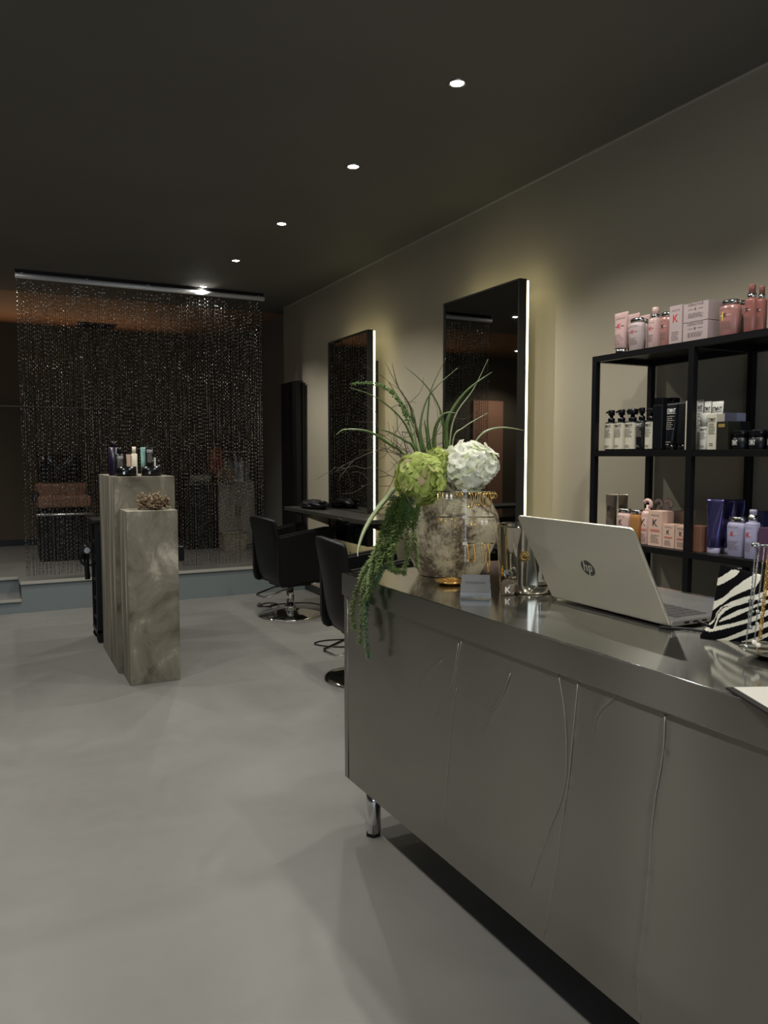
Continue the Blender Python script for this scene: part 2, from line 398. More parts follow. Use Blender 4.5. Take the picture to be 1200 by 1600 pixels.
struct('baseboard_back', MB().box(((XL + 2.85) / 2, YB - 0.008, ZP + 0.035), (2.85 - XL, 0.016, 0.07)), N['base'])
struct('baseboard_right', MB().box((XW - 0.008, (YF + YP) / 2, 0.035), (0.016, YP - YF - 0.02, 0.07)), N['base'])
struct('baseboard_right_back', MB().box((2.842, (7.67 + 9.93) / 2, ZP + 0.035), (0.016, 2.26, 0.07)), N['base'])
struct('trim_4', MB().box((XW - 0.003, (YF + 7.66) / 2, ZC - 0.004), (0.006, 7.66 - YF, 0.008)), N['nosing'])
struct('trim_5', MB().box((0.45, YB - 0.035, 1.890), (3.16, 0.07, 0.008)), N['nosing'])
# slim uplight added on the thin ledge to make the ceiling's warm band
t = thing('added_uplight', 'long slim uplight added on the back wall ledge to warm the ceiling', 'wall light', (0.45, YB, 1.895))
MB().box((0, -0.035, 0.012), (3.0, 0.04, 0.022)).build('housing', N['wall_brown'], t)
l = bpy.data.lights.new('lamp_light', 'AREA'); l.shape = 'RECTANGLE'; l.size = 2.9; l.size_y = 0.03; l.energy = 1.7; l.spread = math.radians(80); l.color = (1.0, 0.62, 0.36)
lo = bpy.data.objects.new('lamp_light', l); COL.objects.link(lo); lo.parent = t; lo.location = (0, -0.045, 0.030); lo.rotation_euler = (-(PI - math.radians(36)), 0, 0)
# unseen window added behind the camera, a glowing pane for cool soft fill
struct('fill_window_1', MB().box((0.1, YF + 0.01, 1.35), (4.4, 0.02, 2.1)), emit('fill_window_glow', (0.72, 0.84, 1.0), FILL_W))
mb = MB()
for x in (-2.1, -0.63, 0.83, 2.3): mb.box((x, YF + 0.03, 1.35), (0.06, 0.05, 2.16))
for z in (0.29, 2.41): mb.box((0.1, YF + 0.03, z), (4.46, 0.05, 0.06))
struct('trim_6', mb, N['black'])
# terracotta door in the back wall, seen only in the near mirror
d = struct('door_1', MB().box((-1.73, YB - 0.02, ZP + 0.95), (0.56, 0.04, 1.9)), N['doorglow'])
MB().cyl((-1.52, YB - 0.06, ZP + 0.95), 0.02, 0.04, 12).build('door_handle', N['silver'], d)
# ceiling vent
t = thing('ceiling_vent', 'black rectangular vent in the brown ceiling behind the chain curtain', 'vent', (1.13, 9.62, ZC))
MB().box((0, 0, -0.006), (0.42, 0.30, 0.012)).build('frame', N['base'], t)
mb = MB()
for i in range(7): mb.box((0, -0.12 + i * 0.04, -0.016), (0.38, 0.008, 0.012))
mb.build('grille', N['black'], t)

# ================================================================ DOWNLIGHTS
words = ['first', 'second', 'third', 'fourth', 'fifth']
for i, (x, y) in enumerate(SPOTS):
    vis = x > 0 and y > 2
    k = round((y - 2.7) / 1.1) if vis else None
    lab = {0: 'round recessed ceiling downlight nearest to the camera, highest in the photo',
           1: 'recessed ceiling downlight, second in the row from the camera',
           2: 'recessed ceiling downlight, middle one of the row of five',
           3: 'recessed ceiling downlight, fourth in the row from the camera',
           4: 'recessed ceiling downlight just in front of the chain curtain rail'}.get(k, 'unseen ceiling downlight outside the photographed part of the ceiling')
    t = thing('downlight', lab, 'ceiling light', (x, y, ZC), group='row of recessed downlights' if vis else 'downlights out of view')
    MB().lathe([(0.038, 0), (0.038, -0.004), (0.033, -0.006), (0.027, -0.003), (0.027, 0)], seg=32, cap0=False, cap1=False).build('trim_ring', N['silver'], t)
    MB().lathe([(0.0, -0.0035), (0.020, -0.0035), (0.026, -0.001), (0.026, 0)], seg=24, cap0=False, cap1=False).build('lens', N['lens'], t)
    l = bpy.data.lights.new('lamp_light', 'SPOT'); l.energy = SPOT_W; l.spot_size = SPOT_ANGLE; l.spot_blend = 0.55
    l.shadow_soft_size = 0.02; l.color = (1.0, 0.965, 0.88)
    lo = bpy.data.objects.new('lamp_light', l); COL.objects.link(lo); lo.parent = t; lo.location = (0, 0, -0.03)

# ================================================================ MIRRORS
def mirror(y0, y1, label):
    t = thing('wall_mirror', label, 'mirror', (XW, (y0 + y1) / 2, 0.62), group='backlit wall mirrors')
    w, h = y1 - y0, 1.65
    xf = 2.55 - XW; xb = 2.60 - XW
    mb = MB(); e = 0.010
    mb.box(((xf + xb) / 2, -w / 2 + e / 2, h / 2), (xb - xf, e, h)); mb.box(((xf + xb) / 2, w / 2 - e / 2, h / 2), (xb - xf, e, h))
    mb.box(((xf + xb) / 2, 0, e / 2), (xb - xf, w - 2 * e, e)); mb.box(((xf + xb) / 2, 0, h - e / 2), (xb - xf, w - 2 * e, e))
    mb.box(((xb - 0.01), 0, h / 2), (0.02, w - 2 * e, h - 2 * e))
    mb.build('frame', N['mframe'], t)
    MB().box((xf + 0.012, 0, h / 2), (0.008, w - 2 * e, h - 2 * e)).build('mirror_glass', N['glassmirror'], t)
    mb = MB(); xm = xb + 0.011; e2 = 0.012
    for sy in (-1, 1): mb.box((xm, sy * (w / 2 - 0.012), h / 2), (0.016, e2, h - 0.012))
    for z in (0.012, h - 0.012): mb.box((xm, 0, z), (0.020, w - 0.036, e2))
    mb.build('led_strip', N['led'], t)
    mb = MB(); mb.box((-0.055, 0, h / 2), (0.108, w * 0.55, h * 0.75)); mb.build('wall_bracket', N['mframe'], t)
mirror(3.412, 4.195, 'tall backlit mirror in black frame behind the flower vase')
mirror(5.291, 6.06, 'tall backlit mirror in black frame, the farther and smaller looking one')

# ledges under the mirrors
def ledge(y0, y1, m0, m1, label):
    t = thing('styling_ledge', label, 'shelf', (XW, (y0 + y1) / 2, 0.875), group='charcoal ledges at the mirrors')
    w = y1 - y0
    mb = MB(); pts = [(-0.46, -w / 2, -0.03), (-0.46, w / 2, -0.03), (-0.02, w / 2, -0.03), (-0.02, -w / 2, -0.03)]
    mb.box((-0.322, 0, -0.015), (0.276, w, 0.03), bev=0.002)
    a0, a1 = m0 - 0.02 - y0, y1 - m1 - 0.02
    mb.box((-0.093, -w / 2 + a0 / 2, -0.015), (0.183, a0, 0.03)); mb.box((-0.093, w / 2 - a1 / 2, -0.015), (0.183, a1, 0.03))
    mb.build('board', N['desk'], t)
    for s in (-1, 1):
        MB().poly([(-0.002, s * (w / 2 - 0.1), -0.03), (-0.40, s * (w / 2 - 0.1), -0.03), (-0.40, s * (w / 2 - 0.1), -0.05), (-0.002, s * (w / 2 - 0.1), -0.20)], 0.006, (0, 1, 0)).build('bracket', N['black'], t)
    mb = MB(); mb.torus((-0.44, -w / 2 + 0.42, -0.04), 0.045, 0.006, Matrix.Rotation(0.5, 3, 'Y')); mb.tube([(-0.40, -w / 2 + 0.42, -0.03), (-0.30, -w / 2 + 0.42, -0.031)], 0.006)
    mb.build('dryer_ring', N['black'], t)
ledge(4.75, 6.40, 5.291, 6.06, 'charcoal wall ledge crossing the far mirror behind the black chairs')
ledge(2.90, 4.50, 3.412, 4.195, 'charcoal wall ledge crossing the near mirror behind the vase')

# folded cape on far ledge
mb = MB(); t_ = bmesh.new(); bmesh.ops.create_icosphere(t_, subdivisions=4, radius=1)
for v in t_.verts:
    p = v.co.copy(); q = 1 + 0.22 * noise.noise(p * 2.3) + 0.1 * noise.noise(p * 6)
    v.co = Vector((p.x * 0.10 * q, p.y * 0.20 * q, max(p.z * 0.045 * q, -0.028) + 0.028))
for f in t_.faces: f.smooth = True
mb.merge(t_)
mb.tube([(0.0, -0.1, 0.05), (-0.03, -0.2, 0.065), (-0.02, -0.27, 0.062)], 0.014, 8)
tag(mb.build('folded_cape', N['leather']), 'black folded cape heaped on the far end of the wall ledge', 'cape').location = (2.42, 6.05, 0.876)

# radiator
t = thing('radiator', 'tall flat black radiator on the right wall beside the chain curtain', 'radiator', (XW, 7.20, 0.30))
MB().box((-0.085, 0.03, 0.87), (0.05, 0.44, 1.74), bev=0.004).build('front_panel', N['black'], t)
MB().box((-0.035, 0.0, 0.87), (0.03, 0.40, 1.70)).build('rear_panel', N['black'], t)
mb = MB(); mb.cyl((-0.05, -0.19, 1.71), 0.012, 0.03, 12); mb.build('air_vent', N['black'], t)

# ================================================================ CHAIN CURTAIN
t = thing('curtain_rail', 'long polished metal rail on the ceiling carrying the chain curtain', 'rail', (1.268, 7.09, ZC))
Lr = 2.11
MB().box((0, 0, -0.0125), (Lr, 0.05, 0.025)).build('ceiling_track', N['black'], t)
mb = MB(); mb.tube([(-Lr / 2, -0.035, -0.052), (Lr / 2, -0.035, -0.052)], 0.021, 20); mb.build('rail_tube', mat('satin_rail', (0.90, 0.92, 0.95), 0.4, 0.3), t)
mb = MB()
for i in range(5): MB().box((-Lr / 2 + 0.05 + i * (Lr - 0.1) / 4, -0.018, -0.035), (0.02, 0.03, 0.02)).build('rail_bracket', N['alu'], t)
rnd = random.Random(3)
V = []; Fc = []
ns = 138; top = ZC - 0.085; bot = 0.285; pitch = 0.0172
for i in range(ns):
    x0 = 0.225 + i * (2.075 / (ns - 1)) + rnd.uniform(-0.0012, 0.0012)
    y0 = 7.088 + rnd.uniform(-0.012, 0.012); ph = rnd.uniform(0, 6.3); tw = rnd.uniform(-0.12, 0.12); sway = rnd.uniform(-0.006, 0.006)
    n = int((top - bot) / pitch)
    for j in range(n):
        z = top - j * pitch
        a = ph + j * tw + (PI / 2 if j % 2 else 0) + rnd.uniform(-0.25, 0.25)
        ca, sa = math.cos(a), math.sin(a)
        cx = x0 + sway * j / n; b0 = len(V); w = 0.0040
        for (u, v_, dz) in ((0, 0, 0.0105), (w, 0.0008, 0.004), (w, 0.0008, -0.004), (0, 0, -0.0105), (-w, 0.0008, -0.004), (-w, 0.0008, 0.004), (0, 0.0022, 0), (0, -0.0022, 0)):
            V.append((cx + u * ca - v_ * sa, y0 + u * sa + v_ * ca, z + dz))
        for k in range(6):
            Fc.append((b0 + k, b0 + (k + 1) % 6, b0 + 6)); Fc.append((b0 + (k + 1) % 6, b0 + k, b0 + 7))
me = bpy.data.meshes.new('chain_curtain'); me.from_pydata(V, [], Fc); me.materials.append(N['chain'])
o = bpy.data.objects.new('chain_curtain', me); COL.objects.link(o)
tag(o, 'shimmering metal chain curtain hanging from the ceiling rail to the platform', 'curtain', kind='stuff')

# ================================================================ BACKWASH AREA BEHIND THE CURTAIN
t = thing('backwash_chair', 'black shampoo basin unit with brown seat behind the chain curtain', 'salon chair', (0.62, 8.45, ZP))
MB().box((0, 0.10, 0.26), (0.46, 0.50, 0.52), bev=0.02).build('pedestal', N['leather'], t)
MB().box((0, -0.02, 0.60), (0.50, 0.55, 0.12), bev=0.03).build('seat', N['brownseat'], t)
MB().box((0, 0.10, 0.70), (0.50, 0.12, 0.15), bev=0.04).build('backrest', N['brownseat'], t)
for s in (-1, 1): MB().box((s * 0.26, -0.02, 0.66), (0.07, 0.5, 0.08), bev=0.015).build('armrest', N['leather'], t)
mb = MB()                                           # bowl with a neck notch facing the room
out = []; K = 28
def bowl_ring(r, z, notch):
    ring = []
    for i in range(40):
        a = 2 * PI * i / 40; zz = z
        d_ = abs(((a - 1.5 * PI + PI) % (2 * PI)) - PI)
        if notch and d_ < 0.55: zz = z - 0.10 * (0.5 + 0.5 * math.cos(PI * d_ / 0.55))
        ring.append((0.21 * r * math.cos(a), 0.26 + 0.22 * r * math.sin(a), zz))
    return ring
mb.loops([bowl_ring(0.97, 0.785, 0), bowl_ring(1.03, 0.92, 0), bowl_ring(1.06, 1.06, 1), bowl_ring(0.98, 1.065, 1), bowl_ring(0.85, 0.95, 0), bowl_ring(0.3, 0.87, 0)])
mb.build('basin', N['blackgloss'], t)
mb = MB(); mb.tube([(-0.26, -0.33, 0.48), (0.26, -0.33, 0.48)], 0.012, 8); mb.tube([(-0.2, -0.33, 0.48), (-0.2, -0.15, 0.5)], 0.01, 6); mb.tube([(0.2, -0.33, 0.48), (0.2, -0.15, 0.5)], 0.01, 6)
mb.build('footrest', N['alu'], t)

t = thing('storage_cabinet', 'grey storage cabinet behind the chain curtain near the right wall', 'cabinet', (2.50, 8.85, ZP))
MB().box((0, 0, 0.375), (0.42, 0.4, 0.75), bev=0.004).build('body', N['towel'], t)
for s in (-1, 1):
    dd = MB().box((s * 0.103, -0.208, 0.38), (0.198, 0.014, 0.70), bev=0.002).build('door', N['towel'], t)
    MB().box((s * 0.02, -0.222, 0.42), (0.008, 0.012, 0.12)).build('handle', N['black'], dd)
t = thing('product_rack', 'clear bottle rack with white bottles on the grey cabinet behind the curtain', 'rack', (2.53, 8.80, ZP + 0.75))
mb = MB(); mb.box((0, 0, 0.005), (0.34, 0.16, 0.01)); mb.box((0, 0.05, 0.35), (0.34, 0.05, 0.008))
for s in (-1, 1): mb.box((s * 0.165, 0.05, 0.18), (0.01, 0.05, 0.34))
mb.build('rack', N['alu'], t)
rr = random.Random(5)
for i in range(5):
    x = -0.13 + i * 0.065
    MB().lathe([(0.024, 0.0), (0.026, 0.01), (0.026, 0.20 + rr.uniform(-.03, .03)), (0.012, 0.24), (0.01, 0.28)], (2.53 + x, 8.78, ZP + 0.76), 12).build('bottle', [N['white'], N['towel'], N['lilacwhite']][i % 3])
for ob in [o for o in COL.objects if o.name.startswith('bottle') and 'label' not in o]:
    tag(ob, 'small pale bottle standing in the rack behind the chain curtain', 'bottle', 'bottles in the rack behind the curtain')
def fluff(c, rad, sc, n, size, m, name, label, cat, seed):
    r_ = random.Random(seed); mb = MB()
    for i in range(n):
        d_ = Vector((r_.gauss(0, 1), r_.gauss(0, 1), r_.gauss(0, 1))).normalized() * rad * r_.uniform(0.3, 1)
        p = Vector((d_.x * sc[0], d_.y * sc[1], max(d_.z * sc[2], -rad * sc[2] * 0.9)))
        a = Vector((r_.uniform(-1, 1), r_.uniform(-1, 1), r_.uniform(-1, 1))).normalized() * size
        b_ = a.cross(Vector((r_.uniform(-1, 1), r_.uniform(-1, 1), r_.uniform(-1, 1)))).normalized() * size * 0.5
        mb.quad(p - a - b_, p + a - b_ * .3, p + a + b_ * .3, p - a + b_)
    mb.tube([(0, 0, -rad * sc[2]), (0, 0, 0)], 0.006, 6)
    o = mb.build(name, m); o.location = c; return tag(o, label, cat)
fluff((2.28, 8.70, ZP + 0.75 + 0.24), 0.13, (0.7, 0.6, 1.5), 420, 0.02, N['orange'], 'dried_flowers', 'orange dried flowers on the cabinet behind the chain curtain', 'flowers', 11)
fluff((2.36, 8.58, ZP + 0.75 + 0.09), 0.13, (1.0, 0.5, 0.62), 420, 0.018, N['pampas'], 'pampas_bunch', 'fluffy beige dried bunch beside the orange flowers behind the curtain', 'dried plant', 12)
t = thing('side_console', 'low black console left of the grey cabinet behind the curtain', 'cabinet', (2.10, 8.85, ZP))
MB().box((0, 0, 0.36), (0.34, 0.38, 0.72), bev=0.004).build('body', N['black'], t)
MB().box((0, 0, 0.735), (0.36, 0.40, 0.03), bev=0.003).build('top', N['desk'], t)
mb = MB(); mb.tube([(-0.11, 0, 0.045), (0.11, 0, 0.045)], 0.045, 16)
tag(mb.build('rolled_towel', N['towel']), 'rolled grey towel on the low black console behind the curtain', 'towel').location = (2.10, 8.72, ZP + 0.75)
t = thing('woven_basket', 'woven basket on the platform floor behind the chain curtain', 'basket', (2.38, 8.42, ZP))
mb = MB(); w_, d_, h_ = 0.13, 0.10, 0.2
mb.loops([[(sx * w_ * k, sy * d_ * k, z) for sx, sy in ((-1, -1), (1, -1), (1, 1), (-1, 1))] for k, z in ((0.9, 0), (1, h_), (0.93, h_), (0.84, 0.01))], smooth=False)
mb.build('body', N['basket'], t)
mb = MB(); mb.tube([(-w_, -d_, h_), (w_, -d_, h_), (w_, d_, h_), (-w_, d_, h_), (-w_, -d_, h_)], 0.01, 6); mb.build('rim', N['basket'], t)

# ================================================================ CONCRETE COLUMNS
def column(x0, x1, y0, y1, h, label, ms):
    t = MB(); t.box(((x1 - x0) / 2, (y1 - y0) / 2, h / 2), (x1 - x0, y1 - y0, h), bev=0.004)
    o = t.build('concrete_column', [N['concrete'], N['concrete_streak']])
    for p in o.data.polygons:
        if abs(p.normal.x) > 0.8: p.material_index = 1
    o.location = (x0, y0, 0); return tag(o, label, 'column', 'concrete display columns')
column(0.664, 0.950, 4.517, 4.80, 1.005, 'shorter grey concrete display column in front, dried plant on top', 0)
column(0.640, 0.998, 4.812, 5.52, 1.195, 'taller concrete display column behind, with hair products on top', 0)
# dried plant
mb = MB(); r_ = random.Random(21)
for i in range(120):
    a = r_.uniform(0, 2 * PI); p = Vector((math.cos(a) * 0.07 * r_.random() ** .5, math.sin(a) * 0.05 * r_.random() ** .5, 0.012 + 0.055 * r_.random() * (1 - 0.3 * r_.random())))
    pts = [p]; d_ = Vector((r_.uniform(-1, 1), r_.uniform(-1, 1), r_.uniform(-.3, .8))).normalized()
    for k in range(5):
        d_ = (d_ + Vector((r_.uniform(-1, 1), r_.uniform(-1, 1), r_.uniform(-1, 1))) * 0.9).normalized(); q = pts[-1] + d_ * 0.012
        q.z = max(q.z, 0.008); pts.append(q)
    mb.tube(pts, r_.uniform(0.004, 0.008), 5)
mb.sphere((0, 0, 0.03), 0.05, 12, 8, (1.1, 0.8, 0.58))
tag(mb.build('dried_plant', N['coral']), 'gnarled brown dried plant lying on the shorter concrete column', 'dried plant').location = (0.83, 4.62, 1.007)

# ================================================================ TROLLEY
t = thing('salon_trolley', 'black salon trolley on castors half hidden behind the concrete columns', 'trolley', (0.895, 5.80, 0))
mb = MB(); 
for sx in (-1, 1):
    for sy in (-1, 1): mb.box((sx * 0.26, sy * 0.125, 0.46), (0.03, 0.03, 0.78))
mb.box((0, 0, 0.075), (0.55, 0.28, 0.03)); mb.build('frame', N['black'], t)
MB().box((0, 0, 0.86), (0.58, 0.30, 0.03), bev=0.008).build('top_tray', N['black'], t)
for i in range(5):
    dr = MB().box((0, 0, 0.17 + i * 0.135), (0.49, 0.24, 0.115), bev=0.006).build('drawer', N['blackgloss'], t)
    MB().box((-0.262, 0, 0.17 + i * 0.135), (0.02, 0.10, 0.015)).build('handle', N['black'], dr)
for sx in (-1, 1):
    for sy in (-1, 1):
        c = MB().tube([(sx * 0.25, sy * 0.12 - 0.012, 0.028), (sx * 0.25, sy * 0.12 + 0.012, 0.028)], 0.028, 14).build('castor', N['black'], t)
        MB().box((sx * 0.25, sy * 0.12, 0.055), (0.02, 0.03, 0.02)).build('fork', N['black'], c)
mb = MB(); mb.torus((-0.32, -0.08, 0.60), 0.05, 0.008, Matrix.Rotation(PI / 2, 3, 'X')); mb.build('dryer_holder', N['black'], t)
MB().box((0.315, -0.04, 0.60), (0.055, 0.16, 0.11), bev=0.01).build('side_bin', N['black'], t)
t = thing('hair_dryer', 'black hair dryer with silver nozzle hanging on the trolley side', 'hair dryer', (0.56, 5.68, 0.56))
MB().tube([(0, 0, 0.10), (0, 0, 0.02), (0.005, -0.01, -0.10)], 0.018, 10).build('handle', N['blackgloss'], t)
MB().tube([(0, 0.05, 0.11), (0, -0.05, 0.11)], 0.032, 14).build('barrel', N['blackgloss'], t)
MB().tube([(0, -0.051, 0.11), (0, -0.075, 0.11)], 0.020, 12).build('nozzle', N['silver'], t)

# ================================================================ STYLING CHAIRS
def chair(loc, rz, foot_dir, label, back_h=0.84):
    t = thing('styling_chair', label, 'salon chair', (*loc, 0), rz, 'black styling chairs')
    lea, ch = N['leather'], N['chrome']
    MB().lathe([(0.272, 0.0), (0.275, 0.006), (0.255, 0.014), (0.17, 0.030), (0.09, 0.046), (0.055, 0.052)], seg=64).build('base', ch, t)
    mb = MB(); mb.cyl((0, 0, 0.050), 0.048, 0.03, 32, bev=0.004); mb.cyl((0, 0, 0.08), 0.033, 0.16, 32); mb.cyl((0, 0, 0.236), 0.05, 0.02, 24); mb.build('column', ch, t)
    mb = MB(); mb.box((0, 0, 0.268), (0.26, 0.26, 0.026)); mb.build('seat_plate', N['black'], t)
    MB().box((0.045, 0, 0.36), (0.44, 0.40, 0.16), bev=0.03).build('seat', lea, t)
    MB().box((0.055, 0, 0.455), (0.41, 0.385, 0.07), bev=0.028).build('seat_cushion', lea, t)
    # backrest: leaning curved slab whose foot wraps down behind the seat
    rings = []
    prof = [(x_ + 0.06, z_, a_, b_) for x_, z_, a_, b_ in [(-0.235, 0.30, 0.035, .44), (-0.262, 0.36, 0.045, .46), (-0.275, 0.48, 0.05, .48), (-0.300, 0.62, 0.045, .49), (-0.330, 0.74, 0.04, .49), (-0.350, back_h - 0.02, 0.036, .485), (-0.352, back_h, 0.02, .475)]]
    for x, z, th, w in prof:
        ring = []
        for k in range(9):
            v = -1 + 2 * k / 8; ring.append((x - th / 2 + 0.045 * v * v * (0.4 + z), v * w / 2, z + (0.0 if z < 0.7 else -0.012 * v * v * 1.5)))
        for k in range(9):
            v = 1 - 2 * k / 8; ring.append((x + th / 2 + 0.045 * v * v * (0.4 + z), v * w / 2 * 0.985, z + (0.0 if z < 0.7 else -0.012 * v * v * 1.5)))
        rings.append(ring)
    bk = MB().loops(rings).build('backrest', lea, t)
    md = bk.modifiers.new('soft', 'SUBSURF'); md.levels = 1; md.render_levels = 2
    for s in (-1, 1):
        # side panel: closed box arm running from the back to the front
        out = [(-0.20, 0.275), (0.22, 0.315), (0.285, 0.66), (0.27, 0.735), (0.22, 0.745), (-0.225, 0.685), (-0.22, 0.33)]
        y0 = s * 0.205
        a = MB().poly([(x, y0, z) for x, z in out], 0.062, (0, s, 0))
        bmesh.ops.bevel(a.bm, geom=a.bm.edges[:], offset=0.013, segments=3, affect='EDGES')
        for f in a.bm.faces: f.smooth = False
        a.build('armrest', lea, t)
    # footrest: chrome U bar on its own swivel
    fd = foot_dir - rz; c, s_ = math.cos(fd), math.sin(fd)
    def L(u, v, z): return (u * c - v * s_, u * s_ + v * c, z)
    mb = MB(); mb.tube([L(0.02, -0.09, 0.235), L(0.10, -0.09, 0.225), L(0.255, -0.09, 0.185), L(0.27, -0.06, 0.18), L(0.27, 0.06, 0.18), L(0.255, 0.09, 0.185), L(0.10, 0.09, 0.225), L(0.02, 0.09, 0.235)], 0.0095, 8)
    mb.build('footrest', ch, t)
    mb = MB(); mb.tube([L(0.0, 0.05, 0.262), L(-0.22, 0.10, 0.262), L(-0.30, 0.12, 0.24)], 0.007, 8); mb.build('pump_lever', ch, t)
    return t
chair((2.17, 5.99), math.radians(6), math.radians(187), 'black leather styling chair farther away, in front of the far mirror')
chair((1.965, 4.06), math.radians(-4), math.radians(187), 'black leather styling chair half hidden behind the steel counter', 0.86)
def cable(pts, r, name, label):
    P_ = [Vector(p) for p in pts]; out = []
    for i in range(len(P_) - 1):
        p0, p1, p2, p3 = P_[max(i - 1, 0)], P_[i], P_[i + 1], P_[min(i + 2, len(P_) - 1)]
        for k in range(8):
            u = k / 8; out.append(0.5 * ((2 * p1) + (p2 - p0) * u + (2 * p0 - 5 * p1 + 4 * p2 - p3) * u * u + (-p0 + 3 * p1 - 3 * p2 + p3) * u ** 3))
    out.append(P_[-1])
    return tag(MB().tube(out, r, 6).build(name, N['black']), label, 'cable')
cable([(XW - 0.03, 5.95, 0.5), (XW - 0.03, 5.9, 0.2), (2.68, 5.9, 0.008), (2.58, 6.1, 0.006), (2.5, 6.35, 0.006), (2.35, 6.42, 0.006), (2.15, 6.42, 0.006), (2.12, 6.34, 0.006), (2.06, 6.46, 0.006), (2.16, 6.52, 0.008), (2.20, 6.38, 0.016), (2.12, 6.30, 0.022), (2.03, 6.42, 0.006), (2.09, 6.56, 0.006)], 0.005, 'power_cable', 'black cable looping over the floor by the far styling chair')
cable([(XW - 0.03, 4.6, 0.5), (XW - 0.03, 4.6, 0.2), (2.66, 4.6, 0.008), (2.4, 4.72, 0.006), (2.15, 4.76, 0.006), (2.02, 4.84, 0.006), (1.97, 4.95, 0.006), (2.08, 5.0, 0.006), (2.3, 4.94, 0.006)], 0.005, 'power_cable', 'black cable loop on the floor beside the near styling chair')

# ================================================================ STEEL COUNTER
A = Vector((1.077, 2.444, 0)); DIR = Vector((0.046, -1.565, 0)).normalized(); PER = Vector((-DIR.y, DIR.x, 0)); PER = PER if PER.x > 0 else -PER
ang = math.atan2(PER.y, PER.x)                       # counter's local X = PER, local Y = -DIR
ct = thing('reception_counter', 'brushed stainless steel reception counter with lamp streaks shaped into its front panel', 'counter', (A.x, A.y, 0), ang)
LEN, DEP, TOP = 3.0, 0.75, 0.91
AP = 0.072
AT = 0.005
mb = MB(); e = 0.0015
mb.box((DEP / 2, -LEN / 2, TOP - 0.001), (DEP, LEN, 0.002), bev=0.0006)
set_uv(mb.build('worktop', N['steel_top'], ct), lambda c: (c.x, c.y))
mb = MB(); za = TOP - AP / 2 - 0.002
mb.box((AT / 2, -LEN / 2, za), (AT, LEN, AP), bev=0.0008); mb.box((DEP - AT / 2, -LEN / 2, za), (AT, LEN, AP), bev=0.0008)
mb.box((DEP / 2, -AT / 2, za), (DEP - 2 * AT, AT, AP), bev=0.0008); mb.box((DEP / 2, -LEN + AT / 2, za), (DEP - 2 * AT, AT, AP))
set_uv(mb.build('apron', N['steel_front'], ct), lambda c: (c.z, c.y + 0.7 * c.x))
mb = MB(); mb.tube([(0.0015, -0.001, TOP - 0.002), (0.0015, -LEN, TOP - 0.002)], 0.0022, 8); mb.build('rolled_edge', N['silver'], ct)
mb = MB(); mb.tube([(0.001, -0.001, TOP - AP - 0.002), (0.001, -LEN, TOP - AP - 0.002)], 0.0012, 6); mb.build('folded_edge', N['steel_top'], ct)
# front panel, a thin sheet with shallow ridges added along its reflected lamp streaks
ZB = 0.178; PT = TOP - AP - 0.002; IN = 0.009
M_ct = Matrix.Translation((A.x, A.y, 0)) @ Matrix.Rotation(ang, 4, 'Z'); Mi = M_ct.inverted()
def on_panel(px, py):
    d = ray(px, py); Pn = M_ct @ Vector((IN, 0, 0)); n = M_ct.to_3x3() @ Vector((1, 0, 0))
    k = (Pn - CAMP).dot(n) / d.dot(n); q = Mi @ (CAMP + d * k); return (q.y, q.z)
def crop4(x, y): return (700 + x / 2.4, 1050 + y / 2.4)
streak_paths = [([(739, 963), (722, 1000), (714, 1040), (709, 1090)], .0007), ([(732, 965), (717, 1005), (709, 1060), (700, 1085), (680, 1120)], .0007),
           ([(714, 1075), (709, 1100), (700, 1200), (692, 1300)], .0005), ([(691, 1032), (672, 1050), (655, 1075)], .0005),
           ([crop4(235, 5), crop4(205, 95), crop4(160, 160), crop4(130, 230)], .0007),
           ([crop4(415, 5), crop4(440, 150), crop4(448, 300), crop4(440, 450), crop4(370, 620), crop4(310, 810)], .0007),
           ([crop4(490, 5), crop4(470, 230), crop4(455, 400), crop4(430, 560), crop4(400, 780), crop4(360, 1000)], .0010),
           ([crop4(640, 5), crop4(560, 150), crop4(540, 250)], .0005), ([crop4(815, 160), crop4(810, 300), crop4(770, 520), crop4(755, 750), crop4(735, 960), crop4(710, 1140), crop4(725, 1310)], .0009)]
segs = []
for pl, amp in streak_paths:
    q = [on_panel(*p) for p in pl]
    for i in range(len(q) - 1): segs.append((q[i], q[i + 1], amp, i / (len(q) - 1), (i + 1) / (len(q) - 1)))
NY, NZ = 520, 170; Lp = LEN
Vp = []; Fp = []
ys = [-Lp * (i / NY) ** 1.15 for i in range(NY + 1)]
zs = [ZB + (PT - ZB) * j / NZ for j in range(NZ + 1)]
for y in ys:
    near = [s_ for s_ in segs if min(s_[0][0], s_[1][0]) - 0.03 < y < max(s_[0][0], s_[1][0]) + 0.03]
    for z in zs:
        dx = 0.0022 * noise.noise(Vector((y * 1.9, z * 2.6, 3.1))) + 0.0006 * noise.noise(Vector((y * 5, z * 6, 8.1)))
        for (a, b_, amp, u0, u1) in near:
            vx, vz = b_[0] - a[0], b_[1] - a[1]; tt = max(0, min(1, ((y - a[0]) * vx + (z - a[1]) * vz) / (vx * vx + vz * vz)))
            dd = math.hypot(y - a[0] - tt * vx, z - a[1] - tt * vz)
            if dd < 0.026:
                u = u0 + (u1 - u0) * tt
                dx += -amp * math.exp(-(dd / 0.008) ** 2) * min(1, 3 * (1 - u) + 0.15) * 0.8
        Vp.append((IN + dx, y, z))
for i in range(NY):
    for j in range(NZ):
        k = i * (NZ + 1) + j; Fp.append((k, k + 1, k + NZ + 2, k + NZ + 1))
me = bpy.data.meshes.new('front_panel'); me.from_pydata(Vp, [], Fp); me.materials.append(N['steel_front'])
for p in me.polygons: p.use_smooth = True
o = bpy.data.objects.new('front_panel', me); COL.objects.link(o); o.parent = ct; set_uv(o, lambda c: (c.z, c.y))
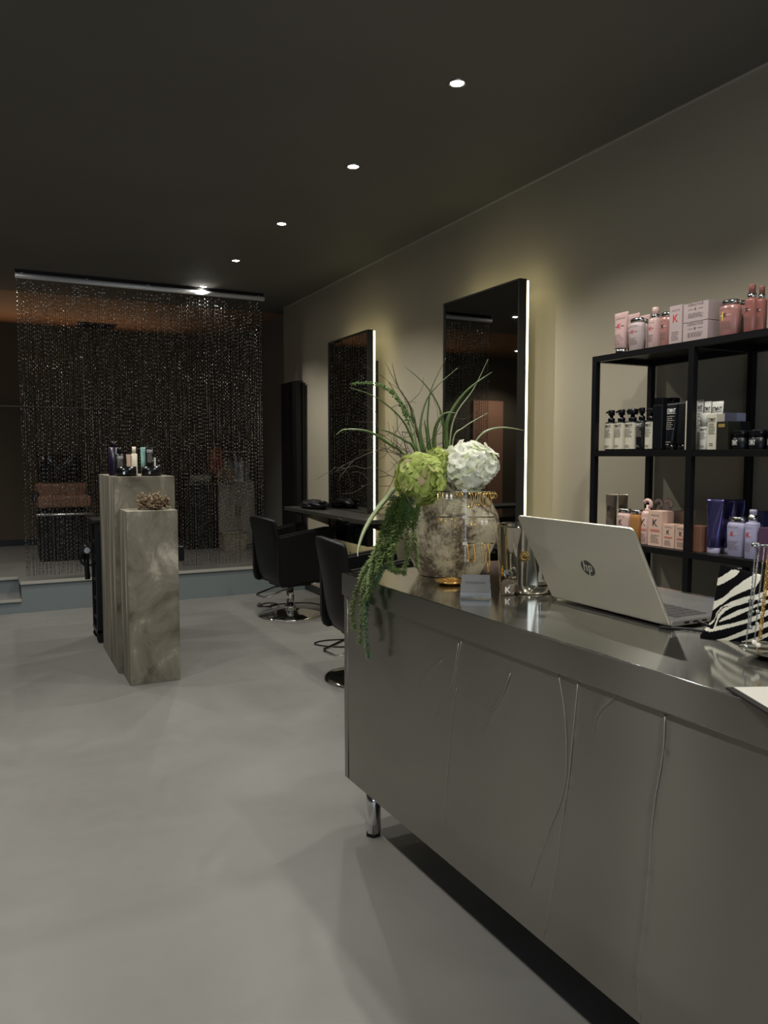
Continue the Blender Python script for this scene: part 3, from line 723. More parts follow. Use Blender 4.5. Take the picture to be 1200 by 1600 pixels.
for pl, amp in streak_paths:                              # thin bright tubes standing in for lamp streaks reflected in the panel
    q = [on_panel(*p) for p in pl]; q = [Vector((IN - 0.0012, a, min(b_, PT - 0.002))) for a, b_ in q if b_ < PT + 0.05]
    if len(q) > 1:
        MB().tube(q if len(q) < 3 else [q[0]] + [q[i].lerp(q[i + 1], f) for i in range(len(q) - 1) for f in (0.25, 0.75)] + [q[-1]], amp * 1.2, 5, taper=lambda u: 1.15 - 0.9 * u).build('lamp_streak', mat('lamp_streak_steel', (0.50, 0.49, 0.44), 0.55, 0.8), ct)
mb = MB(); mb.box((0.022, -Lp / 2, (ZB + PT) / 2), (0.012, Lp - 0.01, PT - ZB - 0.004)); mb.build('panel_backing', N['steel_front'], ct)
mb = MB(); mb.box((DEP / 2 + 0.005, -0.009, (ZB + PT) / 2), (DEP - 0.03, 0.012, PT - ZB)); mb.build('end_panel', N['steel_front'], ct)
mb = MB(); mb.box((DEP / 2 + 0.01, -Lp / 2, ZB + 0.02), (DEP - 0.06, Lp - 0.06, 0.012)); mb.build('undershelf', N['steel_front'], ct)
mb = MB(); mb.tube([(0.0085, -0.028, ZB + 0.002), (0.0085, -0.028, PT - 0.002)], 0.0012, 6); mb.build('panel_seam', N['steel_front'], ct)
for (lx, ly) in ((0.062, -0.118), (DEP - 0.07, -0.118), (0.062, -1.5), (DEP - 0.07, -1.5), (0.062, -LEN + 0.12), (DEP - 0.07, -LEN + 0.12)):
    lg = MB().cyl((lx, ly, 0.014), 0.0265, ZB + 0.01, 24).build('leg', N['chrome'], ct)
    MB().cyl((lx, ly, 0.0), 0.027, 0.015, 6, r2=0.0275).build('foot', N['black'], lg)

# ================================================================ VASE AND FLOWERS
VX, VY = 1.405, 2.262
t = thing('stoneware_vase', 'large rough grey-brown stoneware vase holding the flowers on the counter', 'vase', (VX, VY, TOP))
mb = MB(); prof = [(0.100, 0.0), (0.108, 0.004), (0.122, 0.03), (0.148, 0.085), (0.166, 0.135), (0.172, 0.17), (0.168, 0.205), (0.150, 0.245), (0.120, 0.275), (0.088, 0.292), (0.078, 0.302), (0.083, 0.318), (0.076, 0.318), (0.070, 0.300), (0.060, 0.25)]
mb.lathe(prof, seg=64, cap1=False)
for v in mb.bm.verts:
    q = noise.noise(v.co * 9) * 0.003; d_ = Vector((v.co.x, v.co.y, 0)); 
    if v.co.z > 0.01 and d_.length > 0.05: v.co += d_.normalized() * q
mb.build('body', N['vase'], t)
mb = MB(); mb.torus((0, 0, 0.315), 0.0795, 0.005, seg=48, rs=8); mb.build('rim', N['vase'], t)
def hydrangea(c, rad, m, seed, label, squash=(1, 1, 0.9), clip=None):
    r_ = random.Random(seed); mb = MB(); c = Vector(c)
    nf = 130
    for i in range(nf):
        ph = math.acos(1 - 2 * (i + 0.5) / nf); th = PI * (1 + 5 ** 0.5) * i
        n = Vector((math.sin(ph) * math.cos(th), math.sin(ph) * math.sin(th), math.cos(ph)))
        dirn = n.copy(); n = (n + Vector((r_.uniform(-.4, .4), r_.uniform(-.4, .4), r_.uniform(-.4, .4)))).normalized()
        p = Vector((dirn.x * squash[0], dirn.y * squash[1], dirn.z * squash[2])) * rad * r_.uniform(0.80, 1.0) * (1 + 0.16 * noise.noise(dirn * 2.2 + Vector((seed, 0, 0))))
        a = n.orthogonal().normalized(); b_ = n.cross(a); rot = r_.uniform(0, 2 * PI); ps = r_.uniform(0.019, 0.026)
        for k in range(4):
            t0 = rot + k * PI / 2; u = a * math.cos(t0) + b_ * math.sin(t0); w = n.cross(u)
            cup = r_.uniform(0.1, 0.9); wid = ps * r_.uniform(0.55, 0.72)
            rows = []
            for q, ww, hh in ((0.05, 0.15, 0), (0.4, 0.85, 0.18), (0.75, 1.0, 0.28), (1.0, 0.55, 0.22)):
                base = p + u * ps * q + n * (hh * ps * (0.4 + cup))
                ru = n * ps * r_.uniform(-0.10, 0.10)
                rows.append([base - w * wid * ww + n * ps * 0.10 * ww + ru, base + ru * -0.3, base + w * wid * ww + n * ps * 0.10 * ww - ru])
            Vv = [[mb.bm.verts.new(x) for x in row] for row in rows]
            for x_ in range(3):
                for y_ in range(2):
                    f = mb.bm.faces.new((Vv[x_][y_], Vv[x_][y_ + 1], Vv[x_ + 1][y_ + 1], Vv[x_ + 1][y_])); f.smooth = True
    t = thing('hydrangea', label, 'flower', c, group='hydrangea heads in the vase')
    o = mb.build('petals', m, t)
    tgt = Vector((VX, VY, TOP + 0.30)) - c
    MB().tube([tgt * 0.15, tgt * 0.6 + Vector((0, 0, -0.01)), tgt + Vector((0, 0, -0.03))], 0.005, 6).build('stem', N['blade'], t)
    s2 = MB().sphere((0, 0, 0), rad * 0.66, 16, 12, squash).build('flower_core', m, t)
    return t
wc = atY(733, 729, 2.16); hydrangea(wc, 0.090, N['petal_white'], 1, 'large white hydrangea head at the right of the flower arrangement', (1.0, 1.0, 0.86))
gc = atY(656, 748, 2.15); hydrangea(gc, 0.078, N['petal_green'], 2, 'lime green hydrangea head with a pinkish patch, left of the white one', (0.9, 0.9, 1.0))
g2 = atY(685, 725, 2.22); hydrangea(g2, 0.045, N['petal_green'], 4, 'small lime green hydrangea sprig between the two big flower heads')

def spline(P_, n=10):
    P_ = [Vector(p) for p in P_]; out = []
    for i in range(len(P_) - 1):
        p0, p1, p2, p3 = P_[max(i - 1, 0)], P_[i], P_[i + 1], P_[min(i + 2, len(P_) - 1)]
        for k in range(n):
            u = k / n; out.append(0.5 * ((2 * p1) + (p2 - p0) * u + (2 * p0 - 5 * p1 + 4 * p2 - p3) * u * u + (-p0 + 3 * p1 - 3 * p2 + p3) * u ** 3))
    out.append(P_[-1]); return out
ag = thing('grass_plant', 'artificial plant of long arching green blades rising from the vase', 'plant', (VX, VY, TOP + 0.29))
AG = Vector((VX, VY, TOP + 0.29))
def c4(x, y): return (540 + x / 4, 560 + y / 4)
def blade(pts, w, m, dy0=0.0, dy1=0.0, root=True):
    P_ = []
    n = len(pts)
    for i, p in enumerate(pts):
        u = i / (n - 1); P_.append(atY(*c4(*p), VY - 0.02 + dy0 + (dy1 - dy0) * u) - AG)
    if root: P_ = [Vector((P_[0].x * 0.3, P_[0].y * .3, -0.04))] + P_
    sp = spline(P_, 8); mb = MB()
    rings = []
    toc = (CAMP - AG).normalized()
    for i, p in enumerate(sp):
        u = i / (len(sp) - 1); tg = (sp[min(i + 1, len(sp) - 1)] - sp[max(i - 1, 0)]).normalized()
        sd = tg.cross(toc)
        sd = sd.normalized() if sd.length > 0.05 else Vector((1, 0, 0))
        nn = sd.cross(tg).normalized()
        ww = w * (0.5 + 0.5 * min(1, u * 3)) * (1 - max(0, (u - 0.35) / 0.65) ** 1.5) + 0.0006
        rings.append([p - sd * ww, p + nn * ww * 0.25 , p + sd * ww, p - nn * (ww * 0.12 + 0.0004) + nn * ww * 0.25])
    mb.loops(rings); return mb.build('blade', m, ag)
G, Gp = N['blade'], N['bladepale']
blade([(480, 580), (400, 300), (330, 180), (290, 30)], 0.0018, N['twig'])
blade([(470, 560), (420, 330), (340, 200), (245, 25)], 0.0018, G, 0, 0.04)
blade([(430, 540), (350, 380), (200, 250), (25, 180)], 0.0026, G, 0, -0.05)
blade([(370, 610), (280, 540), (150, 460), (0, 445), (-60, 478)], 0.0042, G, 0, -0.06)
blade([(490, 560), (470, 400), (530, 220), (700, 60)], 0.0036, G, 0, 0.05)
blade([(520, 480), (520, 280), (540, 180), (625, 0)], 0.0024, G)
blade([(620, 560), (600, 350), (510, 180), (370, 50)], 0.0028, G, 0, 0.03)
blade([(630, 550), (640, 380), (750, 210), (915, 85)], 0.0070, G, 0, -0.05)
blade([(650, 540), (690, 350), (800, 190), (890, 5)], 0.0022, Gp, 0, 0.02)
blade([(560, 600), (560, 450), (610, 350), (690, 340)], 0.0065, G, 0, -0.06)
blade([(670, 520), (740, 430), (890, 340)], 0.0020, Gp)
blade([(800, 535), (870, 460), (980, 432), (1115, 450)], 0.0034, Gp, 0, -0.03, root=False)
blade([(530, 600), (510, 480), (490, 380)], 0.0060, G)
blade([(480, 590), (440, 430), (260, 135)], 0.0040, G)
blade([(430, 570), (380, 520), (270, 460), (200, 440)], 0.0036, G)
blade([(460, 590), (430, 440), (425, 300)], 0.0030, Gp)
blade([(350, 810), (240, 890), (130, 1050), (80, 1180), (76, 1240)], 0.0078, Gp, -0.05, -0.16)
blade([(640, 560), (620, 470), (585, 330)], 0.0045, G)
blade([(500, 600), (470, 500), (400, 330)], 0.0055, G)
# bud stalk
bs = thing('bud_stalk', 'arching green stalk lined with small round buds in the vase', 'plant', AG)
P_ = spline([atY(*c4(*p), VY - 0.03) - AG for p in [(440, 590), (400, 420), (350, 290), (260, 190), (150, 155), (40, 160)]], 12)
MB().tube(P_, 0.0022, 6, taper=lambda u: 1 - 0.6 * u).build('stem', N['fern'], bs)
mb = MB(); r_ = random.Random(9)
for i in range(14, len(P_)):
    u = i / (len(P_) - 1)
    for k in range(5):
        d_ = Vector((r_.uniform(-1, 1), r_.uniform(-1, 1), r_.uniform(-1, 1))).normalized() * (0.008 * (1.1 - u) + 0.003)
        q = P_[i] + d_ + (P_[i] - P_[i - 1]) * r_.random(); rr_ = 0.0034 * (1.35 - u)
        mb.sphere(q, rr_, 6, 4)
mb.build('buds', N['fern'], bs)
# twig
tw = MB(); r_ = random.Random(14)
def twig(p, d, l, r, depth):
    pts = [p]; n = 4
    for k in range(n):
        d = (d + Vector((r_.uniform(-.5, .5), r_.uniform(-.5, .5), r_.uniform(-.5, .5)))).normalized(); pts.append(pts[-1] + d * l / n)
        if depth > 0 and k > 0 and r_.random() < 0.85: twig(pts[-1], (d + Vector((r_.uniform(-1, 1), r_.uniform(-.7, .7), r_.uniform(-1, 1)))).normalized(), l * 0.6, r * 0.7, depth - 1)
    tw.tube(pts, r, 5, taper=lambda u: 1 - 0.5 * u)
for e_ in ((230, 430), (200, 470), (250, 590), (200, 700), (190, 640), (300, 760), (330, 440)):
    p1 = atY(*c4(*e_), VY - 0.01) - AG; p0 = Vector((-0.035, -0.01, 0.0)); d = (p1 - p0)
    twig(p0, d.normalized(), d.length, 0.0020, 2)
o = tw.build('branching_twig', N['twig']); o.location = AG
tag(o, 'bare dark brown branching twigs at the left of the vase', 'twig')
# trailing strands, each its own stem
def c5(x, y): return (540 + x / 4, 760 + y / 4)
def strand(pts, m, label, seed, n=420, wid=0.0085):
    """pts: (crop x, crop y, depth y)"""
    r_ = random.Random(seed)
    P0 = [atY(*c5(x, y), d) for x, y, d in pts]
    O = P0[0]; P_ = spline([p - O for p in P0], 14)
    t = thing('trailing_foliage', label, 'plant', O, group='green trailing stems over the vase edge')
    MB().tube(P_, 0.0016, 5, taper=lambda u: 1 - .6 * u).build('stem', N['blade'], t)
    mb = MB(); N_ = len(P_)
    for i in range(int(n * 2.2)):
        f = r_.random() ** 0.9 * (N_ - 1); k = min(int(f), N_ - 2); p = P_[k].lerp(P_[k + 1], f - k)
        tg = (P_[k + 1] - P_[k]).normalized(); u = f / (N_ - 1)
        a = tg.orthogonal().normalized(); a = Matrix.Rotation(r_.uniform(0, 2 * PI), 3, tg) @ a
        L_ = wid * 2.1 * (1.1 - 0.40 * u) * r_.uniform(0.6, 1.25)
        d_ = (a * 1.0 + tg * r_.uniform(0.1, 0.6)).normalized(); sd = d_.cross(tg).normalized() * L_ * 0.16; q = p + d_ * L_; mid = p + d_ * L_ * 0.5
        vs = [mb.bm.verts.new(x) for x in (p, mid - sd, q, mid + sd, mid + a * L_ * 0.12)]
        mb.bm.faces.new((vs[0], vs[1], vs[4])); mb.bm.faces.new((vs[1], vs[2], vs[4])); mb.bm.faces.new((vs[2], vs[3], vs[4])); mb.bm.faces.new((vs[3], vs[0], vs[4]))
    mb.build('leaves', m, t)
SG, SB = N['strand'], N['strandblue']
strand([(300, 60, 2.17), (235, 300, 2.10), (170, 460, 2.16), (105, 560, 2.28), (60, 690, 2.285), (40, 780, 2.285), (55, 890, 2.28)], SG, 'trailing green stem falling farthest left over the counter corner', 31, 520)
strand([(310, 90, 2.15), (260, 330, 2.08), (190, 500, 2.14), (125, 600, 2.24), (105, 740, 2.245), (100, 850, 2.24), (85, 980, 2.24)], SG, 'trailing green stem second from left down the counter front', 32, 560)
strand([(350, 90, 2.13), (300, 300, 2.06), (215, 520, 2.08), (165, 620, 2.18), (130, 740, 2.19), (125, 880, 2.19), (145, 1070, 2.18)], SB, 'longest trailing stem, bluish green, hanging lowest down the counter front', 33, 620)
strand([(330, 70, 2.12), (240, 260, 2.08), (190, 420, 2.08), (160, 560, 2.12), (150, 650, 2.16), (130, 700, 2.17)], SG, 'thick trailing stem in front of the lit mirror edge', 34, 520)
strand([(390, 110, 2.10), (330, 300, 2.03), (270, 450, 2.05), (290, 515, 2.06), (370, 540, 2.06)], SG, 'short trailing stem curling onto the steel worktop', 35, 420)
strand([(410, 130, 2.10), (385, 260, 2.03), (390, 400, 2.04), (368, 515, 2.06)], SG, 'short trailing stem against the vase, ending above the worktop', 36, 300, 0.007)
strand([(450, 130, 2.09), (425, 240, 2.03), (435, 360, 2.03), (447, 500, 2.05)], SG, 'thin light trailing stem rightmost on the vase belly', 37, 300, 0.0075)
strand([(370, 60, 2.12), (340, 200, 2.05), (290, 340, 2.05), (215, 480, 2.06), (190, 600, 2.14)], SG, 'dense trailing stem in the middle of the green cascade', 38, 520)
strand([(340, 80, 2.14), (290, 220, 2.08), (250, 380, 2.08), (170, 530, 2.13), (150, 600, 2.17)], SG, 'dense trailing stem at the back of the green cascade', 39, 480)
strand([(400, 90, 2.13), (360, 180, 2.06), (330, 300, 2.05), (260, 420, 2.06)], SB, 'short bluish trailing stem high beside the lime hydrangea', 40, 380)

# ================================================================ COUNTER-TOP OBJECTS
# card holder
p0, p1 = atZ(719, 936, TOP), atZ(767, 937, TOP); ca = math.atan2((p1 - p0).y, (p1 - p0).x); w_ = (p1 - p0).length * 1.0
t = thing('card_holder', 'clear acrylic holder with grey business cards at the counter edge', 'card holder', (p0 + p1) / 2, ca)
mb = MB(); mb.box((0, 0.028, 0.0015), (w_, 0.056, 0.003)); mb.box((0, 0.001, 0.011), (w_, 0.002, 0.016)); 
mb.box((0, 0.030, 0.022), (w_, 0.002, 0.040), R=Matrix.Rotation(-0.2, 4, 'X'))
for s in (-1, 1): mb.box((s * (w_ / 2 - 0.001), 0.018, 0.012), (0.002, 0.03, 0.02))
mb.build('holder', N['acrylic'], t)
mb = MB(); Rc = Matrix.Rotation(-0.22, 4, 'X'); mb.box((0, 0.017, 0.037), (w_ * 0.93, 0.010, 0.062), R=Rc); cd = mb.build('cards', N['cardgrey'], t)
mb = MB(); fn = lambda x, z: Matrix.Translation((0, 0.017, 0.037)) @ Rc @ Vector((x, -0.0056, z))
add_text(mb, 'STUDIO', width=w_ * 0.42, z=0.004, x=-w_ * 0.12, fn=fn); add_text(mb, 'vogue', width=w_ * 0.22, z=0.004, x=w_ * 0.22, fn=fn)
mb.build('lettering', N['ink'], t)
# gold dish
dc = atZ(703, 913, TOP); dc.z = TOP
t = thing('gold_dish', 'small shallow gold dish of jewellery in front of the vase', 'dish', dc)
MB().lathe([(0.030, 0), (0.034, 0.001), (0.048, 0.010), (0.050, 0.013), (0.047, 0.012), (0.032, 0.004), (0.0, 0.003)], seg=32, cap1=False).build('bowl', N['gold'], t)
mb = MB(); r_ = random.Random(17)
for i in range(60):
    mb.torus((r_.gauss(0, 0.014), r_.gauss(0, 0.012), 0.008 + r_.random() * 0.008), r_.uniform(0.003, 0.006), 0.0011, Matrix.Rotation(r_.uniform(0, 3), 3, 'X') @ Matrix.Rotation(r_.uniform(0, 3), 3, 'Y'), seg=10, rs=4)
tag(mb.build('earring_pile', N['gold']), 'tangled gold earrings lying in the small gold dish', 'jewellery', kind='stuff').location = dc
# perfume bottle
pc = Vector((1.347, 1.838, TOP))
t = thing('perfume_bottle', 'tiny clear perfume bottle with round stopper and white letter K', 'bottle', pc, math.radians(-38))
MB().lathe([(0.018, 0), (0.0195, 0.003), (0.0195, 0.034), (0.016, 0.042), (0.008, 0.046), (0.008, 0.05)], seg=24).build('bottle', N['acrylic'], t)
MB().sphere((0, 0, 0.062), 0.0135, 16, 10).build('stopper', N['acrylic'], t)
MB().cyl((0, 0, 0.003), 0.0165, 0.030, 24).build('perfume', mat('pale_perfume', (0.75, 0.62, 0.5), 0.1, 0, Transmission_Weight=0.8), t)
mb = MB(); add_text(mb, 'K', height=0.017, z=0.009, bold=0.02, surf=lambda x, z: -math.sqrt(max(0, 0.0196 ** 2 - x * x))); mb.build('lettering', N['inkwhite'], t)
# metal bucket
bc = Vector((1.447, 1.872, TOP))
t = thing('wine_cooler', 'polished metal cooler bucket with gold seal beside the laptop', 'bucket', bc, math.radians(-38))
MB().lathe([(0.082, 0), (0.086, 0.004), (0.0885, 0.03), (0.098, 0.198), (0.100, 0.202), (0.097, 0.202), (0.094, 0.196), (0.084, 0.01), (0.0, 0.006)], seg=64, cap1=False).build('bucket', mat('gold_tinted_steel', (0.74, 0.69, 0.58), 0.05, 1.0), t)
mb = MB(); sf = lambda x, z: -math.sqrt(max(0, (0.0885 + (z - 0.03) * 0.0565) ** 2 - x * x))
ring = [(0.0005 - 0.012 + 0.0, 0, 0)]
M_ = 16; cz, cx_ = 0.115, -0.012
pts = [(cx_ + (0.0145 + 0.0012 * (k % 2)) * math.cos(2 * PI * k / M_), cz + (0.0145 + 0.0012 * (k % 2)) * math.sin(2 * PI * k / M_)) for k in range(M_)]
mb.loops([[(x, sf(x, z) - 0.0003, z) for x, z in pts], [(x, sf(x, z) - 0.003, z) for x, z in pts]], smooth=False)
mb.torus((cx_, sf(cx_, cz) - 0.003, cz), 0.009, 0.001, Matrix.Rotation(PI / 2, 3, 'X')); mb.build('wax_seal', N['gold'], t)

# laptop
LX, LY0, LY1 = 1.418, 1.288, 1.719; LW = LY1 - LY0; LD = 0.33
t = thing('laptop', 'open silver laptop with round logo standing on the steel counter', 'laptop', (LX, (LY0 + LY1) / 2, TOP), math.radians(-90))
# local: x -> world -y (right in photo), y -> world +x (towards shelf)
MB().box((0, LD / 2, 0.0125), (LW, LD, 0.014), bev=0.004).build('base', mat('laptop_silver', (0.42, 0.42, 0.41), 0.3, 0.75), t)
mb = MB()
for r0 in range(5):
    for k in range(15):
        mb.box((-0.19 + k * 0.0262, 0.052 + r0 * 0.0225, 0.0202), (0.0228, 0.0190, 0.0014), bev=0.0004)
mb.build('keyboard', mat('dark_grey_keys', (0.06, 0.06, 0.06), 0.45), t)
MB().box((0.01, 0.205, 0.0197), (0.20, 0.082, 0.0006)).build('touchpad', mat('touchpad_grey', (0.30, 0.30, 0.29), 0.25, 0.5), t)
mb = MB(); mb.tube([(-LW * 0.35, 0.004, 0.018), (LW * 0.35, 0.004, 0.018)], 0.006, 10); mb.build('hinge', N['black'], t)
mb = MB()
for k in range(3): mb.box((LW / 2 + 0.0002, 0.05 + k * 0.03, 0.012), (0.001, 0.016, 0.005))
mb.build('ports', N['black'], t)
th = math.atan2(0.122, 0.225)                        # lid leans back towards the room
LH = 0.266; lean = Matrix.Rotation(th, 4, 'X')
# lid slab with rounded upper corners, outer face towards local -Y
def lidp(x, h, o): return Matrix.Translation((0, 0.0, 0.0135)) @ lean @ Vector((x, o, h))
def outline(w, h, r, n=6):
    pts = [(-w / 2, 0), (w / 2, 0)]
    for k in range(n + 1): a = k / n * PI / 2; pts.append((w / 2 - r + r * math.cos(a), h - r + r * math.sin(a)))
    for k in range(n + 1): a = PI / 2 + k / n * PI / 2; pts.append((-w / 2 + r + r * math.cos(a), h - r + r * math.sin(a)))
    return pts
ol = outline(LW, LH, 0.012); oi = outline(LW - 0.004, LH - 0.002, 0.011)
mb = MB(); mb.loops([[lidp(x, h, -0.0068) for x, h in oi], [lidp(x, h, -0.0055) for x, h in ol], [lidp(x, h, -0.001) for x, h in ol], [lidp(x, h, 0.0) for x, h in oi]], smooth=False)
lid = mb.build('lid', mat('laptop_lid', (0.45, 0.435, 0.375), 0.38, 0.6), t)
mb = MB(); mb.loops([[lidp(x * 0.97, 0.006 + h * 0.965, 0.0002) for x, h in ol], [lidp(x * 0.97, 0.006 + h * 0.965, 0.0010) for x, h in ol]], smooth=False); mb.build('screen', N['blackgloss'], t)
mb = MB(); K = 40; lc = (0.0, 0.128); R_ = 0.0235
disc = [(lc[0] + R_ * math.cos(2 * PI * k / K), lc[1] + R_ * math.sin(2 * PI * k / K)) for k in range(K)]
mb.loops([[lidp(x, h, -0.0067) for x, h in disc], [lidp(x, h, -0.0073) for x, h in disc]], smooth=False); mb.build('logo_disc', N['ink'], t)
mb = MB()
def st(pts, w=0.0042):                                # slanted strokes of the two letters
    for (x0, h0), (x1, h1) in zip(pts, pts[1:]):
        d_ = Vector((x1 - x0, h1 - h0)).normalized(); n_ = Vector((-d_.y, d_.x)) * w / 2; e_ = d_ * w * 0.3
        q = [(x0 - e_.x + n_.x, h0 - e_.y + n_.y), (x1 + e_.x + n_.x, h1 + e_.y + n_.y), (x1 + e_.x - n_.x, h1 + e_.y - n_.y), (x0 - e_.x - n_.x, h0 - e_.y - n_.y)]
        mb.quad(*[lidp(lc[0] + x + (h * 0.30), lc[1] + h, -0.0076) for x, h in q])
st([(-0.0125, 0.0225), (-0.0125, -0.0085)]); st([(-0.0125, 0.0075), (-0.004, 0.0075), (-0.0028, 0.0055), (-0.0028, -0.0085)])
st([(0.0050, 0.0085), (0.0050, -0.0225)]); st([(0.0050, 0.0075), (0.0125, 0.0075), (0.0140, 0.0055), (0.0140, -0.0055), (0.0125, -0.0075), (0.0050, -0.0075)])
mb.build('logo_letters', mat('logo_pale', (0.5, 0.49, 0.45), 0.4, 0.6), t)
tag(MB().tube(spline([(1.50, 1.281, TOP + 0.012), (1.49, 1.24, TOP + 0.010), (1.46, 1.20, TOP + 0.006), (1.45, 1.23, TOP + 0.005), (1.435, 1.262, TOP + 0.005), (1.40, 1.31, TOP + 0.004)], 6), 0.0035, 6).build('laptop_cable', N['black']), 'short black cable plugged into the side of the laptop', 'cable')

# zebra pouch
pz0 = Vector((1.415, 1.185, TOP)); pdx = Vector((0.70, -0.714, 0)); pback = Vector((0.714, 0.70, 0))
def pouch_pt(px, py):                                 # pixel to the leaning front plane
    n = (pback * math.cos(0.22) + Vector((0, 0, -1)) * math.sin(0.22) * -1 * -1).normalized()
    d = ray(px, py); k = (pz0 - CAMP).dot(n) / d.dot(n); return CAMP + d * k
def c8(x, y): return (1080 + x / 8, 860 + y / 8)
Wp = [[(505, 235), (612, 250), (560, 310), (400, 405), (315, 445), (328, 350), (400, 310)],
      [(270, 640), (360, 600), (440, 545), (500, 480), (650, 370), (790, 290), (880, 300), (860, 360), (800, 440), (600, 520), (480, 580), (380, 660), (300, 720), (250, 760)],
      [(215, 925), (290, 850), (310, 775), (370, 700), (500, 625), (650, 570), (800, 540), (960, 480), (1300, 400), (1300, 470), (960, 550), (800, 600), (650, 650), (520, 690), (430, 740), (370, 800), (335, 850), (310, 930), (298, 985), (270, 980), (300, 900), (330, 790), (400, 705), (510, 676), (400, 690), (325, 775), (290, 880), (240, 925)],
      [(335, 885), (380, 840), (560, 740), (700, 690), (960, 600), (1300, 500), (1300, 550), (960, 640), (800, 690), (650, 760), (480, 840), (350, 885)],
      [(160, 990), (200, 960), (270, 980), (298, 945), (500, 900), (700, 840), (960, 720), (1300, 600), (1300, 690), (960, 790), (760, 870), (560, 930), (380, 980), (230, 1015)],
      [(280, 1125), (440, 1080), (620, 1000), (760, 930), (960, 870), (1300, 760), (1300, 820), (960, 930), (800, 1000), (620, 1060), (430, 1140)],
      [(600, 1140), (800, 1080), (960, 1010), (1300, 880), (1300, 960), (960, 1060), (740, 1170)]]
def inside(x, y, P):
    c = False; j = len(P) - 1
    for i in range(len(P)):
        if (P[i][1] > y) != (P[j][1] > y) and x < (P[j][0] - P[i][0]) * (y - P[i][1]) / (P[j][1] - P[i][1]) + P[i][0]: c = not c
        j = i
    return c
# outline given as left edge and right edge per row
def lerp_tab(tab, v):
    for (a, x), (b_, y) in zip(tab, tab[1:]):
        if v <= b_: return x + (y - x) * (v - a) / (b_ - a)
    return tab[-1][1]
top_l = lambda u: 168 + u * 250; bot_l = lambda u: 1130 + u * 60
left = [(0, 372), (0.12, 345), (0.4, 300), (0.7, 250), (0.80, 215), (0.87, 150), (0.93, 112), (0.97, 112), (1, 150)]
pw = Vector((0, 0, 0)); mb = MB(); NU, NV = 110, 90
grid = []
for j in range(NV + 1):
    v = j / NV; row = []
    xl = lerp_tab(left, v); xr = 1290
    for i in range(NU + 1):
        u = i / NU; x = xl + (xr - xl) * u; y = top_l(u) + (bot_l(u) - top_l(u)) * v
        p = pouch_pt(*c8(x, y)); bulge = 0.016 * (math.sin(PI * min(1, max(0, v))) ** 0.5) * (math.sin(PI * u) ** 0.5 if 0 < u < 1 else 0)
        row.append((p, (x, y), bulge))
    grid.append(row)
nrm = -pback
Vf = [[mb.bm.verts.new(p + nrm * b_) for p, _, b_ in row] for row in grid]
Vb = [[mb.bm.verts.new(p - nrm * (b_ * 0.9)) if 0 < i < NU and 0 < j < NV else Vf[j][i] for i, (p, _, b_) in enumerate(row)] for j, row in enumerate(grid)]
for j in range(NV):
    for i in range(NU):
        x = (grid[j][i][1][0] + grid[j + 1][i + 1][1][0]) / 2; y = (grid[j][i][1][1] + grid[j + 1][i + 1][1][1]) / 2
        w = any(inside(x, y, P) for P in Wp)
        f = mb.bm.faces.new((Vf[j][i], Vf[j + 1][i], Vf[j + 1][i + 1], Vf[j][i + 1])); f.material_index = 1 if w else 0; f.smooth = True
        f = mb.bm.faces.new((Vb[j][i], Vb[j][i + 1], Vb[j + 1][i + 1], Vb[j + 1][i])); f.material_index = 0; f.smooth = True
t = thing('zebra_pouch', 'black and cream zebra striped knitted pouch standing beside the laptop', 'pouch', pz0)
o = mb.build('body', [mat('black_knit', (0.003, 0.003, 0.004), 0.9, Specular_IOR_Level=0.08), mat('cream_knit', (0.62, 0.60, 0.51), 0.85)], t); o.location = -pz0
zp = MB().box((0, 0, 0), (0.012, 0.006, 0.004), bev=0.001).build('zip_pull', N['silver'], t)
zp.location = pouch_pt(1155, 888) - pz0

# tray with necklaces
tcx = Vector((1.447, 0.968, TOP))
t = thing('silver_tray', 'oval silver tray full of jewellery at the right edge', 'tray', tcx, math.radians(-52))
MB().lathe([(0.070, 0), (0.085, 0.001), (0.122, 0.012), (0.128, 0.017), (0.124, 0.016), (0.085, 0.005), (0.0, 0.004)], seg=48, sx=1.0, sy=0.62, cap1=False).build('dish', mat('dark_silver', (0.42, 0.42, 0.38), 0.12, 1.0), t)
mb = MB(); r_ = random.Random(77)
for i in range(150):
    mb.torus((r_.gauss(-0.015, 0.03), r_.gauss(0, 0.014), 0.009 + r_.random() * 0.012), r_.uniform(0.003, 0.007), 0.0011, Matrix.Rotation(r_.uniform(0, 3), 3, 'X') @ Matrix.Rotation(r_.uniform(0, 3), 3, 'Y'), seg=10, rs=4)
o = tag(mb.build('ring_pile', N['gold']), 'heap of gold rings and chains lying in the oval silver tray', 'jewellery', kind='stuff'); o.location = tcx; o.rotation_euler = (0, 0, math.radians(-52))
nb0 = atY(1178, 852, 1.02); bx = Vector((0.62, -0.785, 0)).normalized()
base = nb0 + bx * 0.09; base.z = TOP + 0.006
t = thing('necklace_stand', 'T-shaped clear stand hung with necklaces at the right edge', 'jewellery stand', base)
dz = nb0.z - base.z
mb = MB(); mb.tube([(0, 0, 0), (0, 0, dz)], 0.004, 8); mb.cyl((0, 0, 0), 0.035, 0.006, 24); mb.build('post', N['acrylic'], t)
mb = MB(); mb.tube([-bx * 0.09 + Vector((0, 0, dz)), bx * 0.09 + Vector((0, 0, dz))], 0.003, 8); mb.sphere(-bx * 0.09 + Vector((0, 0, dz)), 0.0055); mb.sphere(-bx * 0.083 + Vector((0, 0, dz + 0.001)), 0.0050); mb.build('crossbar', N['silver'], t)
